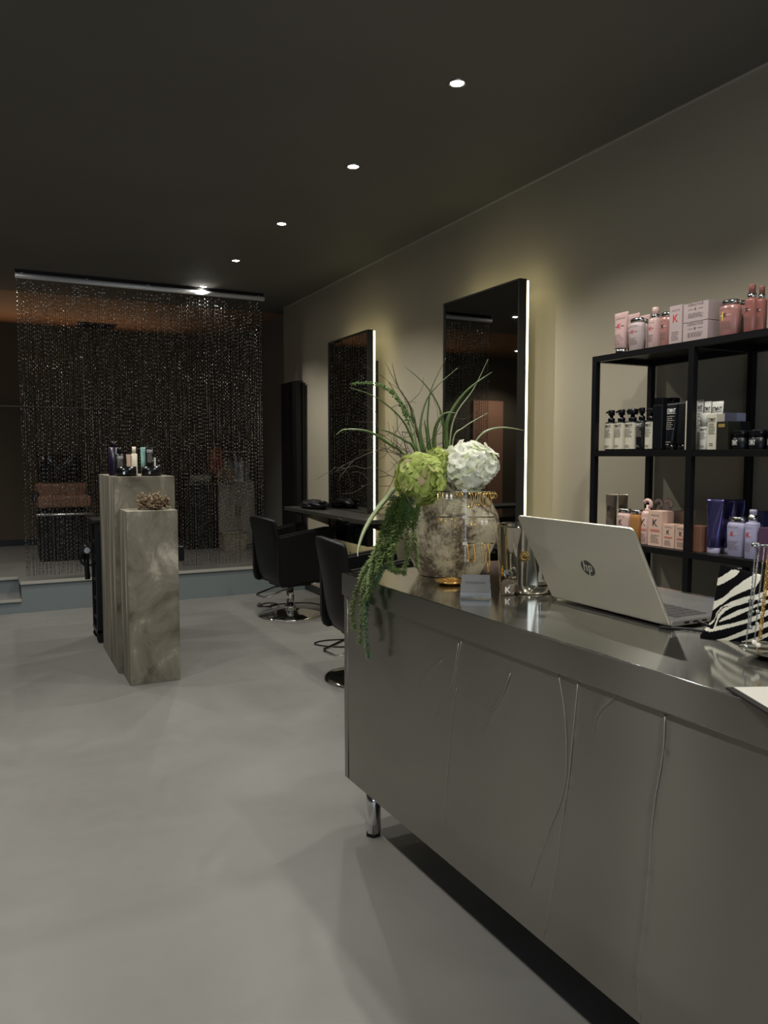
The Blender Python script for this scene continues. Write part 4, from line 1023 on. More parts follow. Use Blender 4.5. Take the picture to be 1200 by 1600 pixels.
def necklace(off, length, m, r, label, beads, dy=0.0):
    p = nb0 + bx * off; O = p.copy()
    n = int(length / (r * 2.6)); t = thing('necklace', label, 'necklace', O, group='necklaces on the stand')
    mb = MB(); nrm_ = Vector((-bx.y, bx.x, 0))
    for s in (-1, 1):
        for i in range(n):
            u = i / (n - 1); gap = 0.006 + 0.005 * math.sin(PI * u)
            q = nrm_ * s * gap * 0.5 - bx * 0.012 * u + Vector((0, 0, -length * u + 0.002)); mb.torus(q, r, r * 0.35, (Matrix.Rotation(PI / 2, 3, 'X') if i % 2 else Matrix.Rotation(PI / 2, 3, 'Y')), seg=6, rs=4)
    mb.build('chain', m, t)
    if beads:
        mb = MB(); mb.sphere(-bx * 0.012 + Vector((0, 0, -length)), 0.005); 
        for k in range(3): mb.sphere(nrm_ * 0.004 - bx * 0.008 + Vector((0, 0, -length * (0.55 + 0.13 * k))), 0.0034, 8, 6)
        mb.build('pendant', N['pearl'] if beads == 1 else N['silver'], t)
necklace(0.004, 0.205, N['silver'], 0.0016, 'thin silver necklace hanging leftmost on the stand', 2)
necklace(0.010, 0.165, N['silver'], 0.0020, 'silver link necklace, second from left on the stand', 2)
necklace(0.019, 0.195, N['silver'], 0.0014, 'very fine silver necklace, third from left on the stand', 1)
necklace(0.030, 0.185, N['gold'], 0.0030, 'thick gold necklace at the right edge of the photo', 0)
necklace(0.026, 0.200, N['gold'], 0.0014, 'fine gold necklace beside the thick gold one', 1)

# clipboard with paper, overhanging the counter edge
cA = atZ(1134, 1077, TOP + 0.003); e1 = (atZ(1200, 1076, TOP + 0.003) - cA).normalized(); e2 = (atZ(1200, 1119, TOP + 0.003) - cA); e2 = (e2 - e1 * e2.dot(e1)).normalized()
t = thing('clipboard', 'black clipboard with a white sheet sticking out over the counter edge', 'clipboard', cA)
def cb(a, b_, z): return e1 * a + e2 * b_ + Vector((0, 0, z))
Wc, Hc = 0.225, 0.31
MB().poly([cb(0, 0, 0), cb(Wc, 0, 0), cb(Wc, Hc, 0), cb(0, Hc, 0)], 0.004, (0, 0, 1)).build('board', N['base'], t)
MB().poly([cb(0.012, 0.004, 0.004), cb(Wc - 0.008, 0.004, 0.004), cb(Wc - 0.008, Hc - 0.01, 0.004), cb(0.012, Hc - 0.01, 0.004)], 0.001, (0, 0, 1)).build('paper', N['paper'], t)

# earring stand
ex = atY(727, 906, 1.93); ex.z = TOP; ey = 1.93
eb = Vector((ex.x, ey, TOP))
edir = Vector((math.cos(-YAW), math.sin(-YAW), 0)); enrm = Vector((-edir.y, edir.x, 0))
t = thing('earring_stand', 'clear acrylic stand with three bars full of earrings before the vase', 'jewellery stand', eb)
kpx = (atY(775, 800, ey) - atY(682, 800, ey)).length / 93.0
def ept(px, py):
    d = ray(px, py); k = (eb - CAMP).dot(enrm) / d.dot(enrm); return CAMP + d * k
def eloc(px, py): return ept(px, py) - eb
zt = eloc(727, 768).z
mb = MB(); mb.cyl((0, 0, 0), 0.026, 0.004, 24); mb.build('foot', N['acrylic'], t)
MB().box((0, 0, zt / 2 + 0.002), (0.005, 0.005, zt), rz=-YAW).build('post', N['acrylic'], t)
for (xa, xb_, py) in ((682, 776, 768), (685, 772, 808), (727, 771, 849)):
    a, b_ = eloc(xa, py), eloc(xb_, py); MB().tube([a, b_], 0.0018, 8).build('crossbar', N['acrylic'], t)
for py in (767, 808, 849):
    p = eloc(726, py) - enrm * 0.005; MB().box(p, (0.014, 0.004, 0.009), rz=-YAW).build('price_tag', N['paper'], t)
Mup = Matrix.Rotation(-YAW, 3, 'Z') @ Matrix.Rotation(PI / 2, 3, 'X')      # ring standing in the stand's plane
rng = random.Random(4)
def earring(px, py, kind, label, grp, m='gold', L=0.04, R=0.010):
    o = ept(px, py) - enrm * 0.004
    mb = MB(); z = -0.002
    mb.torus((0, 0.0, z), 0.0028, 0.0006, Matrix.Rotation(rng.uniform(-.4, .4), 3, 'Z') @ Mup, seg=10, rs=4)
    if kind == 'bar': mb.tube([(0, 0, z), (0, 0, z - L)], 0.0011, 6); mb.sphere((0, 0, z - L), 0.0016, 6, 4)
    if kind == 'hoop':
        mb.torus((0, 0, z - R - 0.002), R, 0.0016, Matrix.Rotation(rng.uniform(-.9, .9), 3, 'Z') @ Mup, seg=20, rs=6)
    if kind == 'oval':
        M_ = Matrix.Rotation(rng.uniform(-.9, .9), 3, 'Z') @ Mup @ Matrix.Diagonal((0.55, 1.6, 1)); mb.torus((0, 0, z - R * 1.6 - 0.002), R, 0.0016, M_, seg=20, rs=6)
    if kind == 'pearl': mb.sphere((0, 0, z - 0.005), 0.0042); mb.sphere((0, 0, z - 0.011), 0.0032)
    if kind == 'heart':
        pts = []
        for k in range(24):
            a = 2 * PI * k / 24; pts.append(Vector((0.0004 * 16 * math.sin(a) ** 3, 0, z - 0.011 + 0.0004 * (13 * math.cos(a) - 5 * math.cos(2 * a) - 2 * math.cos(3 * a) - math.cos(4 * a)))))
        pts.append(pts[0]); mb.tube([Matrix.Rotation(-YAW, 3, 'Z') @ p for p in pts], 0.0011, 5)
    if kind == 'letter':
        q = [(-0.009, 0), (-0.005, -0.016), (0, -0.004), (0.005, -0.016), (0.009, 0)]
        mb.tube([Matrix.Rotation(-YAW, 3, 'Z') @ Vector((x, 0, z - 0.004 + y)) for x, y in q], 0.0026, 6, flat=0.6)
    if kind == 'rope':
        n = int(L / 0.004)
        for i in range(n): mb.torus((0, 0, z - i * 0.004), 0.0028 + R * 0.12, 0.0013, Matrix.Rotation(0.6, 3, 'Y') @ Mup @ Matrix.Rotation(0.5 + i * 0.2, 3, 'Y'), seg=8, rs=5)
    ob = mb.build('earring', N[m]); ob.location = o
    tag(ob, label, 'earring', grp)
    return ob
g1 = 'gold bar earrings'; 
for px in (684, 692): earring(px, 769, 'bar', 'long thin gold bar earring at the left end of the top bar', 'long gold bar earrings', L=0.062)
for px in (698, 705): earring(px, 772, 'pearl', 'white pearl drop earring on the top bar left of the post', 'pearl earrings on the top bar', 'pearl')
for px in (711, 716, 721): earring(px, 769, 'hoop', 'tiny gold hoop earring on the top bar left of the post', 'tiny hoops on the top bar', R=0.0045)
for px in (733, 737): earring(px, 769, 'oval', 'large oval gold earring on the top bar just right of the post', 'large oval earrings', R=0.013)
for px in (744, 748, 752): earring(px, 769, 'oval', 'long gold link earring in the middle of the right half top bar', 'long link earrings', R=0.011)
for px in (757, 761, 765): earring(px, 769, 'oval', 'twisted gold hoop earring near the right end of the top bar', 'twisted hoops on the top bar', R=0.012)
for px in (769, 773): earring(px, 769, 'hoop', 'small thick gold hoop at the very right end of the top bar', 'thick hoops at the bar end', R=0.007)
for px in (687, 691): earring(px, 809, 'hoop', 'small gold hoop earring at the left end of the middle bar', 'small hoops on the middle bar', R=0.005)
for px in (697,): earring(px, 811, 'heart', 'small gold heart earring with dark centre on the middle bar', None)
for px in (707, 716): earring(px, 809, 'oval', 'rectangular gold link earring on the middle bar left of the post', 'link earrings on the middle bar', R=0.0085)
earring(738, 811, 'letter', 'chunky gold W-shaped earring on the middle bar right of the post', None)
for px in (753, 760): earring(px, 812, 'pearl', 'double white pearl earring on the middle bar right of the post', 'pearl earrings on the middle bar', 'pearl')
for px in (741, 731): earring(px, 850, 'rope', 'rope-twist gold drop earring on the lowest bar', 'rope earrings on the lowest bar', L=0.055, R=0.005)
for px in (753, 757): earring(px, 850, 'bar', 'thin gold chain earring on the lowest bar', 'chain earrings on the lowest bar', L=0.055)
earring(763, 850, 'rope', 'thick twisted gold chain earring at the right end of the lowest bar', None, L=0.085, R=0.018)

# ================================================================ PRODUCT SHELF
SX0, SX1 = 2.36, 2.715; ZT, ZM, ZL = 1.752, 1.342, 0.953
YS = [2.612, 2.087, 1.562, 1.037]; q = 0.025
t = thing('metal_shelf', 'black metal open shelving unit against the right wall', 'shelf', ((SX0 + SX1) / 2, (YS[0] + YS[-1]) / 2, 0))
cx, cy = (SX0 + SX1) / 2, (YS[0] + YS[-1]) / 2
for y in YS:
    for x in (SX0 + q / 2, SX1 - q / 2):
        MB().box((x - cx, y - cy, ZT / 2), (q, q, ZT), bev=0.001).build('post', N['black'], t)
for z in (ZT, ZM, ZL, 0.56, 0.17):
    mb = MB()
    for x in (SX0 + q / 2, SX1 - q / 2):
        for a, b_ in zip(YS, YS[1:]): mb.box((x - cx, (a + b_) / 2 - cy, z - q / 2 - 0.0005), (q, a - b_ - q, q - 0.001))
    for y in YS: mb.box((0, y - cy, z - q / 2 - 0.0005), (SX1 - SX0 - 2 * q, q, q - 0.001))
    mb.build('frame_rail', N['black'], t)
    mb = MB()
    if z == ZT: mb.box((0, 0, z - 0.001), (SX1 - SX0, YS[0] - YS[-1] + q, 0.002))
    else:
        for a, b_ in zip(YS, YS[1:]): mb.box((0, (a + b_) / 2 - cy, z - 0.003), (SX1 - SX0 - 2 * q, a - b_ - q, 0.006))
    mb.build('shelf_board', N['desk'] if z != ZT else N['black'], t)

def ell(a, b_): return lambda x, z: -b_ * math.sqrt(max(0, 1 - (x / a) ** 2))
flat = lambda d: (lambda x, z: -d)
def place(pl, pr, pt_, zs, xf, dep):
    """pixel span on the shelf's own front plane -> real centre, width and height"""
    a, b_ = atX(pl, 700, xf), atX(pr, 700, xf); top = atX((pl + pr) / 2, pt_, xf)
    return Vector((xf + dep / 2, (a.y + b_.y) / 2, zs)), abs(a.y - b_.y), top.z - zs
def root(name, label, cat, c, grp, tilt=0): return thing(name, label, cat, (c.x, c.y, c.z + 0.0005), -PI / 2 + tilt, grp)
def brand(t, w, h, surf, style, seed=1, top=None):
    r_ = random.Random(seed)
    if style == 'k_red' or style == 'k_dark' or style == 'k_white' or style == 'k_lilac':
        ink = {'k_red': 'inkgrey', 'k_dark': 'inkgrey', 'k_white': 'inkgrey', 'k_lilac': 'inkgrey'}[style]
        mb = MB(); add_text(mb, 'KÉRASTASE', width=w * 0.62, z=h * 0.84, surf=surf); fine(mb, 0, w * 0.6, h * 0.44, 6, h * 0.045, surf, r_); mb.build('lettering', N[ink], t)
        mb = MB(); add_text(mb, 'K', height=h * 0.13, z=h * 0.60, surf=surf, bold=0.015); mb.build('monogram', N['inkred'] if style in ('k_red', 'k_lilac') else N['ink'], t)
        mb = MB(); 
        for s in (-1, 1): add_bar(mb, s * w * 0.10, s * w * 0.30, h * 0.655, h * 0.67, surf, 2)
        mb.build('monogram_line', N['inkwhite'] if style in ('k_white', 'k_lilac') else N['ink'], t)
    if style == 'k_big' or style == 'k_bigred':
        mb = MB(); add_text(mb, 'KÉRASTASE', width=w * 0.6, z=h * 0.86, surf=surf); fine(mb, 0, w * 0.6, h * 0.30, 5, h * 0.05, surf, r_); mb.build('lettering', N['inkgrey'], t)
        mb = MB(); add_text(mb, 'K', height=h * 0.20, z=h * 0.57, surf=surf); mb.build('monogram', N['inkred'] if style == 'k_bigred' else N['ink'], t)
        if style == 'k_big': mb = MB(); add_bar(mb, -w * .33, w * .33, h * 0.42, h * 0.48, surf, 3); mb.build('colour_band', N['inksalmon'], t)
    if style in ('st_w', 'st_b'):
        ink = N['ink'] if style == 'st_w' else N['inkwhite']
        T_ = top if top else 0.80
        mb = MB(); add_text(mb, 'STMNT', width=w * 0.80, height=h * 0.085, z=h * T_, surf=surf, bold=0.02)
        add_bar(mb, -w * .4, w * .4, h * (T_ - 0.025), h * (T_ - 0.015), surf, 3); mb.build('lettering', ink, t)
        mb = MB(); fine(mb, 0, w * 0.72, h * (T_ - 0.09), 7, h * 0.045, surf, r_); fine(mb, 0, w * .5, h * 0.16, 2, h * 0.05, surf, r_); mb.build('fine_print', ink if style == 'st_w' else N['towel'], t)
def p_tube(label, pl, pr, pt_, zs, xf, m, capm, style, grp, dep=0.045, seed=1):
    c, w, h = place(pl, pr, pt_, zs, xf, dep); t = root('product_tube', label, 'tube', c, grp)
    ch = h * 0.11; rings = []; n = 28
    for u in (0, 0.03, 0.25, 0.5, 0.75, 0.93, 0.94, 1.0):
        a = w / 2 * (0.70 + 0.30 * min(1, u / 0.93)); b_ = dep / 2 * (0.8 if u == 0 else 1) * max(0.04, 1 - u ** 1.4 * 1.0)
        rings.append([(a * math.cos(2 * PI * k / n), b_ * math.sin(2 * PI * k / n), ch + (h - ch) * u) for k in range(n)])
    MB().loops(rings).build('body', m, t)
    MB().lathe([(w * .34, 0), (w * .352, 0.002), (w * .352, ch - 0.001), (w * .32, ch - 0.0005)], seg=28, sy=dep / w * 1.1).build('cap', capm, t)
    def sf(x, z):
        u = (z - ch) / (h - ch); a = w / 2 * (0.70 + 0.30 * min(1, u / 0.93)); b_ = dep / 2 * max(0.04, 1 - max(u, 0) ** 1.4); return -b_ * math.sqrt(max(0, 1 - (x / a) ** 2)) - 0.0006
    if style: brand(t, w, h, sf, style, seed)
    return t
def p_bottle(label, pl, pr, pt_, zs, xf, m, capm, style, grp, dep=0.05, seed=1, capf=0.13):
    c, w, h = place(pl, pr, pt_, zs, xf, dep); t = root('shampoo_bottle', label, 'bottle', c, grp)
    hb = h * (1 - capf)
    MB().lathe([(w * .40, 0), (w * .43, 0.004), (w * .48, hb * .5), (w * .5, hb * .82), (w * .47, hb * .95), (w * .36, hb)], seg=36, sy=dep / w).build('body', m, t)
    MB().lathe([(w * .34, hb), (w * .42, hb + 0.002), (w * .42, h - 0.006), (w * .38, h)], seg=36, sy=dep / w).build('cap', capm, t)
    if style: brand(t, w * 0.9, hb, lambda x, z: -(dep / w) * math.sqrt(max(0, (w * (.43 + .07 * min(1, z / (hb * .82)))) ** 2 - x * x)) - 0.0006, style, seed)
    return t, w, h, hb
def p_spray(label, pl, pr, pt_, zs, xf, m, headm, style, grp, seed=1, body=0.68, collar=0.13):
    c, w, h = place(pl, pr, pt_, zs, xf, 0); c.x += w / 2; t = root('spray_bottle', label, 'spray bottle', c, grp)
    hb = h * body; hc = h * collar; r = w / 2
    MB().lathe([(r * .95, 0), (r, 0.003), (r, hb - 0.006), (r * .9, hb), (r * .5, hb + 0.001)], seg=32).build('body', m, t)
    MB().lathe([(r * .62, hb), (r * .64, hb + hc)], seg=24).build('collar', N['silver'], t)
    MB().lathe([(r * .5, hb + hc), (r * .52, h - 0.004), (r * .45, h)], seg=20).build('spray_head', headm, t)
    if style: brand(t, w * 0.85, hb, lambda x, z: -math.sqrt(max(0, r * r - x * x)) - 0.0005, style, seed)
    return t
def p_pump(label, pl, pr, pt_, zs, xf, lab_m, style, grp, seed=1, body_m=None, wide=False):
    c, w, h = place(pl, pr, pt_, zs, xf, 0); c.x += w / 2; t = root('pump_bottle', label, 'pump bottle', c, grp)
    hb = h * 0.70; r = w / 2 * 0.97; bm_ = body_m or N['blackprod']
    MB().lathe([(r * .95, 0), (r, 0.003), (r, hb - 0.004), (r * .85, hb), (r * .4, hb + 0.002)], seg=32).build('body', bm_, t)
    if lab_m: MB().lathe([(r + 0.0006, h * .035), (r + 0.0006, hb * .95)], seg=32, cap0=False, cap1=False).build('label_wrap', lab_m, t)
    mb = MB(); k = 1.5 if wide else 1
    mb.lathe([(r * .55, hb + .001), (r * .58, hb + h * .09), (r * .3, hb + h * .11), (r * .28, hb + h * .17)], seg=20)
    mb.lathe([(r * .5 * k, hb + h * .165), (r * .55 * k, h * .985), (r * .45 * k, h)], seg=20); mb.tube([(0, 0, h * 0.965), (-r * 0.8, 0, h * 0.965), (-r * 1.15, 0, h * 0.94)], r * 0.16, 8)
    mb.build('pump', N['blackgloss'], t)
    if style: brand(t, w * 0.9, hb, lambda x, z: -math.sqrt(max(0, (r + 0.0008) ** 2 - x * x)) - 0.0005, style, seed, top=0.82)
    return t
def p_box(label, pl, pr, pt_, zs, xf, dep, m, style, grp, seed=1, dz=0):
    c, w, h = place(pl, pr, pt_, zs, xf, dep)
    if dz: c.z += dz; h -= dz
    t = root('product_box', label, 'box', c, grp)
    MB().box((0, 0, h / 2), (w, dep, h), bev=0.0012).build('carton', m, t)
    mb = MB(); mb.box((0, 0, h + 0.0004), (w * 0.9, dep * 0.9, 0.0006)); mb.build('flap', m, t)
    if style: brand(t, w, h, flat(dep / 2 + 0.0004), style, seed)
    return t, w, h
def p_jar(label, pl, pr, pt_, zs, xf, m, style, grp, seed=1):
    c, w, h = place(pl, pr, pt_, zs, xf, 0); c.x += w / 2; t = root('product_jar', label, 'jar', c, grp); r = w / 2
    MB().lathe([(r * .94, 0), (r * .97, 0.002), (r * .97, h * .62), (r * .9, h * .64)], seg=36).build('jar', m, t)
    MB().lathe([(r, h * .64), (r, h - 0.002), (r * .97, h)], seg=36).build('lid', N['blackgloss'], t)
    mb = MB(); add_text(mb, 'STMNT', width=w * .42, height=h * .28, z=h * .22, x=-w * .08, surf=lambda x, z: -math.sqrt(max(0, (r * .97) ** 2 - x * x)) - .0006, bold=0.02); mb.build('lettering', N['inkwhite'], t)
    return t
GT, GM, GL = 'pink hair products on the top shelf', 'black and white hair products on the middle shelf', 'hair products on the lower shelf'
# --- top shelf
p_tube('pale pink tube standing at the far left of the top shelf', 950, 971, 489, ZT, 2.375, N['pink'], N['silver'], 'k_red', GT, seed=1)
p_tube('pale pink tube behind the lilac-pink bottle on the top shelf', 970, 989, 491, ZT, 2.44, N['pink'], N['silver'], 'k_red', GT, dep=0.04, seed=2)
p_bottle('pale pink shampoo bottle with chrome cap, leftmost bottle on the top shelf', 973, 995.5, 498, ZT, 2.375, N['pinkbox'], N['silver'], 'k_red', GT, seed=3)
p_tube('pale pink tube partly hidden behind two bottles on the top shelf', 990, 1005, 493, ZT, 2.49, N['pink'], N['silver'], None, GT, dep=0.04)
p_bottle('second pale pink bottle tucked behind, beside the pink spray', 989.5, 1003.5, 500, ZT, 2.44, N['pinkbox'], N['silver'], 'k_red', GT, dep=0.035, seed=4)
p_spray('slim pale pink spray bottle with silver collar on the top shelf', 1004, 1019.5, 481, ZT, 2.375, N['pink'], N['peachpl'], 'k_red', GT, seed=5, body=0.72, collar=0.11)
p_bottle('deep rose bottle between the slim spray and the tall K carton', 1020.5, 1039.5, 489, ZT, 2.375, N['rose'], N['silver'], 'k_white', GT, seed=6)
p_box('tall pale pink carton with large red K on the top shelf', 1040.5, 1060, 479, ZT, 2.375, 0.055, N['pinkbox'], 'k_bigred', GT, seed=7)
t1, w1, h1 = p_box('upper of two stacked pale pink cartons on the top shelf', 1062, 1100, 474, ZT, 2.375, 0.09, N['pinkbox'], 'k_dark', GT, seed=8, dz=0.072)
c, w, h = place(1062, 1100, 474, ZT, 2.375, 0.09); hb_ = 0.070
t = root('product_box', 'lower of two stacked pale pink cartons on the top shelf', 'box', c, GT)
MB().box((0, 0, hb_ / 2), (w, 0.09, hb_), bev=0.0012).build('carton', N['pinkbox'], t); brand(t, w, hb_, flat(0.0454), 'k_dark', 9)
t, w, h, hb = p_bottle('rose bottle with chrome cap and yellow cross beside the stacked cartons', 1111, 1141, 470, ZT, 2.375, N['rose'], N['silver'], 'k_white', GT, dep=0.06, seed=10)
mb = MB(); sf = lambda x, z: -(0.06 / w) * math.sqrt(max(0, (w * .47) ** 2 - x * x)) - 0.0014
add_bar(mb, -w * .14, -w * .10, hb * .5, hb * .78, sf, 1); add_bar(mb, -w * .24, -w * .02, hb * .64, hb * .67, sf, 2); mb.build('yellow_cross', N['inkyellow'], t)
p_bottle('rose bottle half hidden behind the one with the yellow cross', 1138, 1152, 471, ZT, 2.45, N['rose'], N['silver'], None, GT, dep=0.045)
p_spray('tall rose spray bottle with silver collar, left of a pair', 1151, 1169, 446, ZT, 2.375, N['deeprose'], N['deeprose'], 'k_white', GT, seed=12, body=0.70, collar=0.12)
p_spray('tall rose spray bottle with silver collar, right of a pair', 1170, 1184, 448, ZT, 2.395, N['deeprose'], N['deeprose'], 'k_white', GT, seed=13, body=0.70, collar=0.12)
p_tube('large deep rose tube cut by the right edge on the top shelf', 1186, 1222, 437, ZT, 2.375, N['deeprose'], N['silver'], 'k_white', GT, dep=0.05, seed=14)
# --- middle shelf
xm_ = 2.39
p_pump('white labelled black pump bottle, leftmost on the middle shelf', 940, 954, 641, ZM, xm_, N['cream'], 'st_w', GM, seed=21)
p_pump('white labelled black pump bottle, second from left on the middle shelf', 955, 970, 640, ZM, xm_, N['cream'], 'st_w', GM, seed=22)
t = p_pump('white labelled pump bottle with black band and wide pump', 971, 987.5, 639, ZM, xm_, N['cream'], 'st_w', GM, seed=23, wide=True)
p_pump('all black pump bottle between two white labelled ones', 988.5, 1002, 637, ZM, xm_ + .01, None, 'st_b', GM, seed=24)
p_pump('white labelled slim pump bottle next to the black bottles', 1003, 1017, 638, ZM, xm_, N['cream'], 'st_w', GM, seed=25)
c, w, h = place(1019, 1033, 621, ZM, xm_ + .03, 0.05)
def p_flask(label, pl, pr, pt_, xf, style, seed):
    c, w, h = place(pl, pr, pt_, ZM, xf, 0.05); t = root('shampoo_bottle', label, 'bottle', c, GM)
    MB().box((0, 0, h * .43), (w, .05, h * .86), bev=0.006).build('body', N['blackprod'], t)
    MB().box((0, 0, h * .925), (w * .85, .038, h * .13), bev=0.002).build('cap', N['blackgloss'], t)
    if style: brand(t, w, h * .86, flat(.0256), style, seed)
p_flask('tall black bottle with square cap next to the pump bottles', 1018, 1033, 621, xm_ + .01, None, 1)
p_flask('tall black bottle with square cap behind the black tubes', 1035, 1049.5, 621, xm_ + .07, None, 2)
p_tube('black tube with white print on the middle shelf', 1034, 1050.5, 630, ZM, xm_ - .005, N['blackprod'], N['blackgloss'], 'st_b', GM, seed=26)
p_tube('plain black tube right of the printed black tube', 1051.5, 1068.5, 628, ZM, xm_ - .005, N['blackprod'], N['blackgloss'], None, GM, seed=27)
p_box('narrow white carton left of the shelf post', 1069.5, 1074.5, 627, ZM, xm_, 0.05, N['cream'], None, GM)
p_tube('white tube directly right of the shelf post, cut by it', 1076, 1092, 625, ZM, 2.455, N['white'], N['white'], 'st_w', GM, dep=0.04, seed=28)
p_tube('white tube in the middle of the three white tubes', 1093, 1104, 627, ZM, 2.455, N['white'], N['white'], 'st_w', GM, dep=0.04, seed=29)
p_tube('rightmost white tube with black print', 1105, 1123, 627, ZM, 2.455, N['white'], N['white'], 'st_w', GM, dep=0.04, seed=30)
c, w, h = place(1088.5, 1103.5, 646, ZM, xm_, 0); c.x += w / 2; t = root('hair_spray_can', 'white cylindrical can with tall cap before the white tubes', 'spray can', c, GM); r = w / 2
MB().lathe([(r * .96, 0), (r, .003), (r, h * .62), (r * .97, h * .63)], seg=30).build('body', N['white'], t); MB().lathe([(r, h * .635), (r, h - .004), (r * .9, h)], seg=30).build('cap', N['white'], t)
brand(t, w * .95, h * .66, lambda x, z: -math.sqrt(max(0, r * r - x * x)) - .0005, 'st_w', 31, top=0.80)
p_box('cream carton with small black print beside the white can', 1104.5, 1118, 647, ZM, xm_, 0.045, N['cream'], 'st_w', GM, seed=32)
p_box('small pale lilac carton at the back, left one of two', 1117, 1129, 645, ZM, 2.53, 0.05, N['lilacwhite'], None, GM)
p_box('pale lilac carton at the back, right one of two', 1130, 1150, 646, ZM, 2.53, 0.05, N['lilacwhite'], None, GM)
t, w, h = p_box('small black carton with gold print before the lilac cartons', 1119, 1136, 659, ZM, xm_, 0.06, N['olive'], None, GM)
mb = MB(); add_bar(mb, -w * .35, w * .25, h * .80, h * .92, flat(.0305), 1); mb.build('gold_print', mat('dull_gold_print', (.30, .22, .06), .5), t)
p_box('black carton behind the leftmost black jar', 1137, 1155, 659, ZM, 2.47, 0.06, N['blackprod'], None, GM)
p_jar('squat black jar with white print, leftmost jar on the middle shelf', 1137, 1160, 673, ZM, xm_, N['blackprod'], 1, GM)
p_jar('squat black jar with white print, middle jar on the middle shelf', 1163, 1189, 672, ZM, xm_, N['blackprod'], 1, GM)
p_jar('squat black jar at the right edge of the middle shelf', 1191, 1218, 671, ZM, xm_, N['blackprod'], 1, GM)
# --- lower shelf
xl = 2.39
p_tube('taupe metallic tube at the left of the lower shelf', 943, 961, 772, ZL, 2.47, N['bronze'], N['silver'], 'k_dark', GL, dep=0.04, seed=41)
p_tube('taupe metallic tube, right one of the pair on the lower shelf', 962, 978, 772, ZL, 2.50, N['bronze'], N['silver'], None, GL, dep=0.04, seed=42)
p_bottle('peach bottle with K and rounded cap behind the laptop lid', 962, 982, 795, ZL, xl, N['peachpl'], N['silver'], 'k_big', GL, seed=43)
p_bottle('amber oil bottle between two peach bottles', 983, 999.5, 797, ZL, xl, N['amber'], N['silver'], None, GL, seed=44)
def hook_spray(label, pl, pr, pt_, xf, style, seed):
    c, w, h = place(pl, pr, pt_, ZL, xf, 0); c.x += w / 2; t = root('spray_bottle', label, 'spray bottle', c, GL); r = w / 2; hb = h * .74
    MB().lathe([(r * .95, 0), (r, .003), (r, hb * .93), (r * .8, hb), (r * .4, hb + .002)], seg=28).build('body', N['peachpl'], t)
    mb = MB(); mb.lathe([(r * .5, hb), (r * .5, hb + h * .05), (r * .25, hb + h * .07), (r * .25, hb + h * .14)], seg=16)
    P_ = [(r * .3, 0, hb + h * .10)] + [(-r * .05 + r * .75 * math.cos(a), 0, h * .90 + h * .085 * math.sin(a)) for a in [(-0.5 + k * 0.5) for k in range(8)]]
    mb.tube(P_, r * .26, 8, flat=1.2); mb.build('trigger', N['peachpl'], t)
    if style: brand(t, w * .9, hb, lambda x, z: -math.sqrt(max(0, r * r - x * x)) - .0006, style, seed)
hook_spray('peach spray bottle with curved nozzle, leftmost of the three', 1000.5, 1015, 781, xl, 'k_big', 45)
hook_spray('peach spray bottle with curved nozzle behind the tall K carton, middle one', 1018.5, 1032.5, 781, 2.475, None, 46)
hook_spray('peach spray bottle with curved nozzle, rightmost of the three', 1035, 1048, 781, 2.475, None, 47)
p_box('large peach carton with K and salmon band on the lower shelf', 1015.8, 1037.5, 799, ZL, xl, 0.065, N['peach'], 'k_big', GL, seed=48)
p_box('pale peach carton at the back, beside the shelf post', 1056, 1073, 799, ZL, 2.54, 0.06, N['peach'], None, GL)
p_box('small peach carton with K right of the large one', 1038.5, 1057, 820, ZL, xl, 0.055, N['peach'], 'k_big', GL, seed=49)
p_box('small peach carton with K half hidden by the shelf post', 1058.5, 1077, 823, ZL, xl, 0.05, N['peach'], 'k_big', GL, seed=50)
p_box('small copper coloured carton right of the shelf post', 1079, 1099, 823, ZL, xl, 0.06, N['copper'], None, GL, seed=51)
p_tube('violet metallic tube, front one of three on the lower shelf', 1100, 1126, 781, ZL, xl, N['violet'], N['lilac'], None, GL, dep=0.05)
p_tube('violet metallic tube, middle one of three on the lower shelf', 1124, 1143, 781, ZL, xl + .055, N['violet'], N['lilac'], None, GL, dep=0.05)
p_tube('violet metallic tube, rearmost of three beside the post', 1143, 1160, 781, ZL, xl + .10, N['violet'], N['lilac'], None, GL, dep=0.05)
p_bottle('lilac shampoo bottle with silver cap on the lower shelf', 1134, 1163, 808, ZL, xl - .012, N['lilac'], N['silver'], 'k_lilac', GL, dep=0.055, seed=52)
p_spray('slim lilac spray bottle with silver collar on the lower shelf', 1164, 1183, 797, ZL, xl - .012, N['lilac'], N['lilac'], 'k_lilac', GL, seed=53, body=.74, collar=.15)
p_box('dark navy carton at the right edge of the lower shelf', 1184.5, 1196, 800, ZL, 2.46, 0.06, N['navy'], None, GL)
p_box('plum carton at the very right of the lower shelf', 1190, 1215, 826, ZL, xl, 0.05, N['plum'], None, GL)

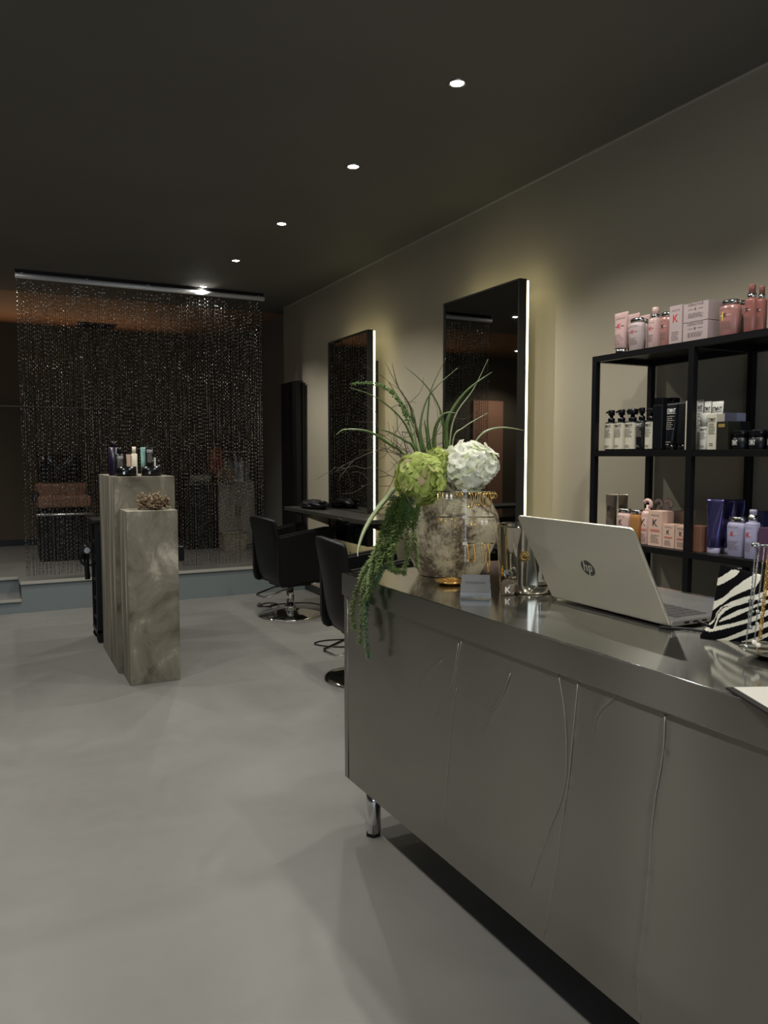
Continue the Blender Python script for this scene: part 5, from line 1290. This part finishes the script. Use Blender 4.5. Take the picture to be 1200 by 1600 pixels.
# ================================================================ PRODUCTS ON THE TALL COLUMN
ZK = 1.1955
GC = 'hair products on the concrete column'
def colp(px, xoff_y): return atY(px, 740, xoff_y).x
def kx(px, y): return atY(px, 735, y).x
def kz(py, y): return atY(210, py, y).z
def simple(name, cat, label, x0, x1, ptop, y, build):
    a, b_ = kx(x0, y), kx(x1, y); t = thing(name, label, cat, ((a + b_) / 2, y, ZK), 0, GC); build(t, b_ - a, kz(ptop, y) - ZK); return t
def b_box(m, dep=.05, style=None):
    def f(t, w, h):
        MB().box((0, 0, h / 2), (w, dep, h), bev=.0015).build('body', m, t)
        if style: brand(t, w, h, flat(dep / 2 + .0005), style, 3)
    return f
def b_cap(m, capm, style=None, capf=.2):
    def f(t, w, h):
        r = w / 2; MB().lathe([(r * .95, 0), (r, .003), (r, h * (1 - capf) - .003), (r * .7, h * (1 - capf))], seg=24).build('body', m, t); MB().lathe([(r * .6, h * (1 - capf)), (r * .6, h)], seg=20).build('cap', capm, t)
        if style: brand(t, w * .9, h * (1 - capf), lambda x, z: -math.sqrt(max(0, r * r - x * x)) - .0006, style, 3)
    return f
def b_tube(m, style=None):
    def f(t, w, h):
        n = 20; rings = [[(w / 2 * (.8 + .2 * u) * math.cos(2 * PI * k / n), .02 * max(.05, 1 - u) * math.sin(2 * PI * k / n), h * .1 + h * .9 * u) for k in range(n)] for u in (0, .5, .95, 1)]
        MB().loops(rings).build('body', m, t); MB().lathe([(w * .38, 0), (w * .38, h * .1)], seg=20, sy=.9 * .04 / w).build('cap', N['blackgloss'], t)
        if style: brand(t, w, h, lambda x, z: -.02 * max(.05, 1 - (z / h - .1) / .9) - .002, style, 3, top=.84)
    return f
simple('shampoo_bottle', 'bottle', 'black bottle with violet side and flat cap on the taller column', 170, 187, 690, 5.08, b_cap(mat('dark_violet_bottle', (.014, .008, .028), .3), N['blackgloss'], None, .17))
simple('pump_bottle', 'bottle', 'black pump bottle with printed label on the taller column', 180.5, 194, 699, 4.985, b_cap(N['blackprod'], N['blackgloss'], 'st_b', .22))
simple('product_box', 'box', 'small cream carton beside the cream spray on the taller column', 198, 204, 710, 4.99, b_box(N['peach'], .03))
simple('spray_bottle', 'spray bottle', 'cream spray bottle with pointed nozzle on the taller column', 205, 215, 698, 4.985, b_cap(mat('cream_spray', (.62, .58, .44), .4), N['cream'], None, .24))
simple('product_tube', 'tube', 'mint green tube on the taller column', 220, 228, 699, 5.01, b_tube(N['mint']))
simple('product_tube', 'tube', 'black tube with white print on the taller column', 228.5, 240.5, 699, 4.985, b_tube(N['blackprod'], 'st_b'))
simple('product_vial', 'vial', 'thin white vial right of the black tube on the column', 241, 243.5, 715, 4.98, b_box(N['white'], .012))
simple('product_jar', 'jar', 'small black jar at the right on the taller column', 244.5, 252, 719, 4.985, b_cap(N['blackprod'], N['blackgloss'], None, .3))
for (a_, b_, lb) in ((180, 214.5, 'left one of two low round black cups on the taller column'), (219.5, 254, 'right one of two low round black cups on the taller column')):
    y = 4.885; x0, x1 = kx(a_, y), kx(b_, y); r = (x1 - x0) / 2 * 0.92; h = kz(729, y) - ZK
    t = thing('display_cup', lb, 'cup', ((x0 + x1) / 2, y, ZK), 0, GC)
    MB().lathe([(r, 0), (r, h), (r * .95, h), (r * .95, .004), (0, .004)], seg=36, sy=.8, cap1=False).build('cup', N['blackgloss'], t)
    MB().box((-r * .35, -r * .80 - .0008, h * .35), (.012, .0015, .016)).build('sticker', N['silver'], t)
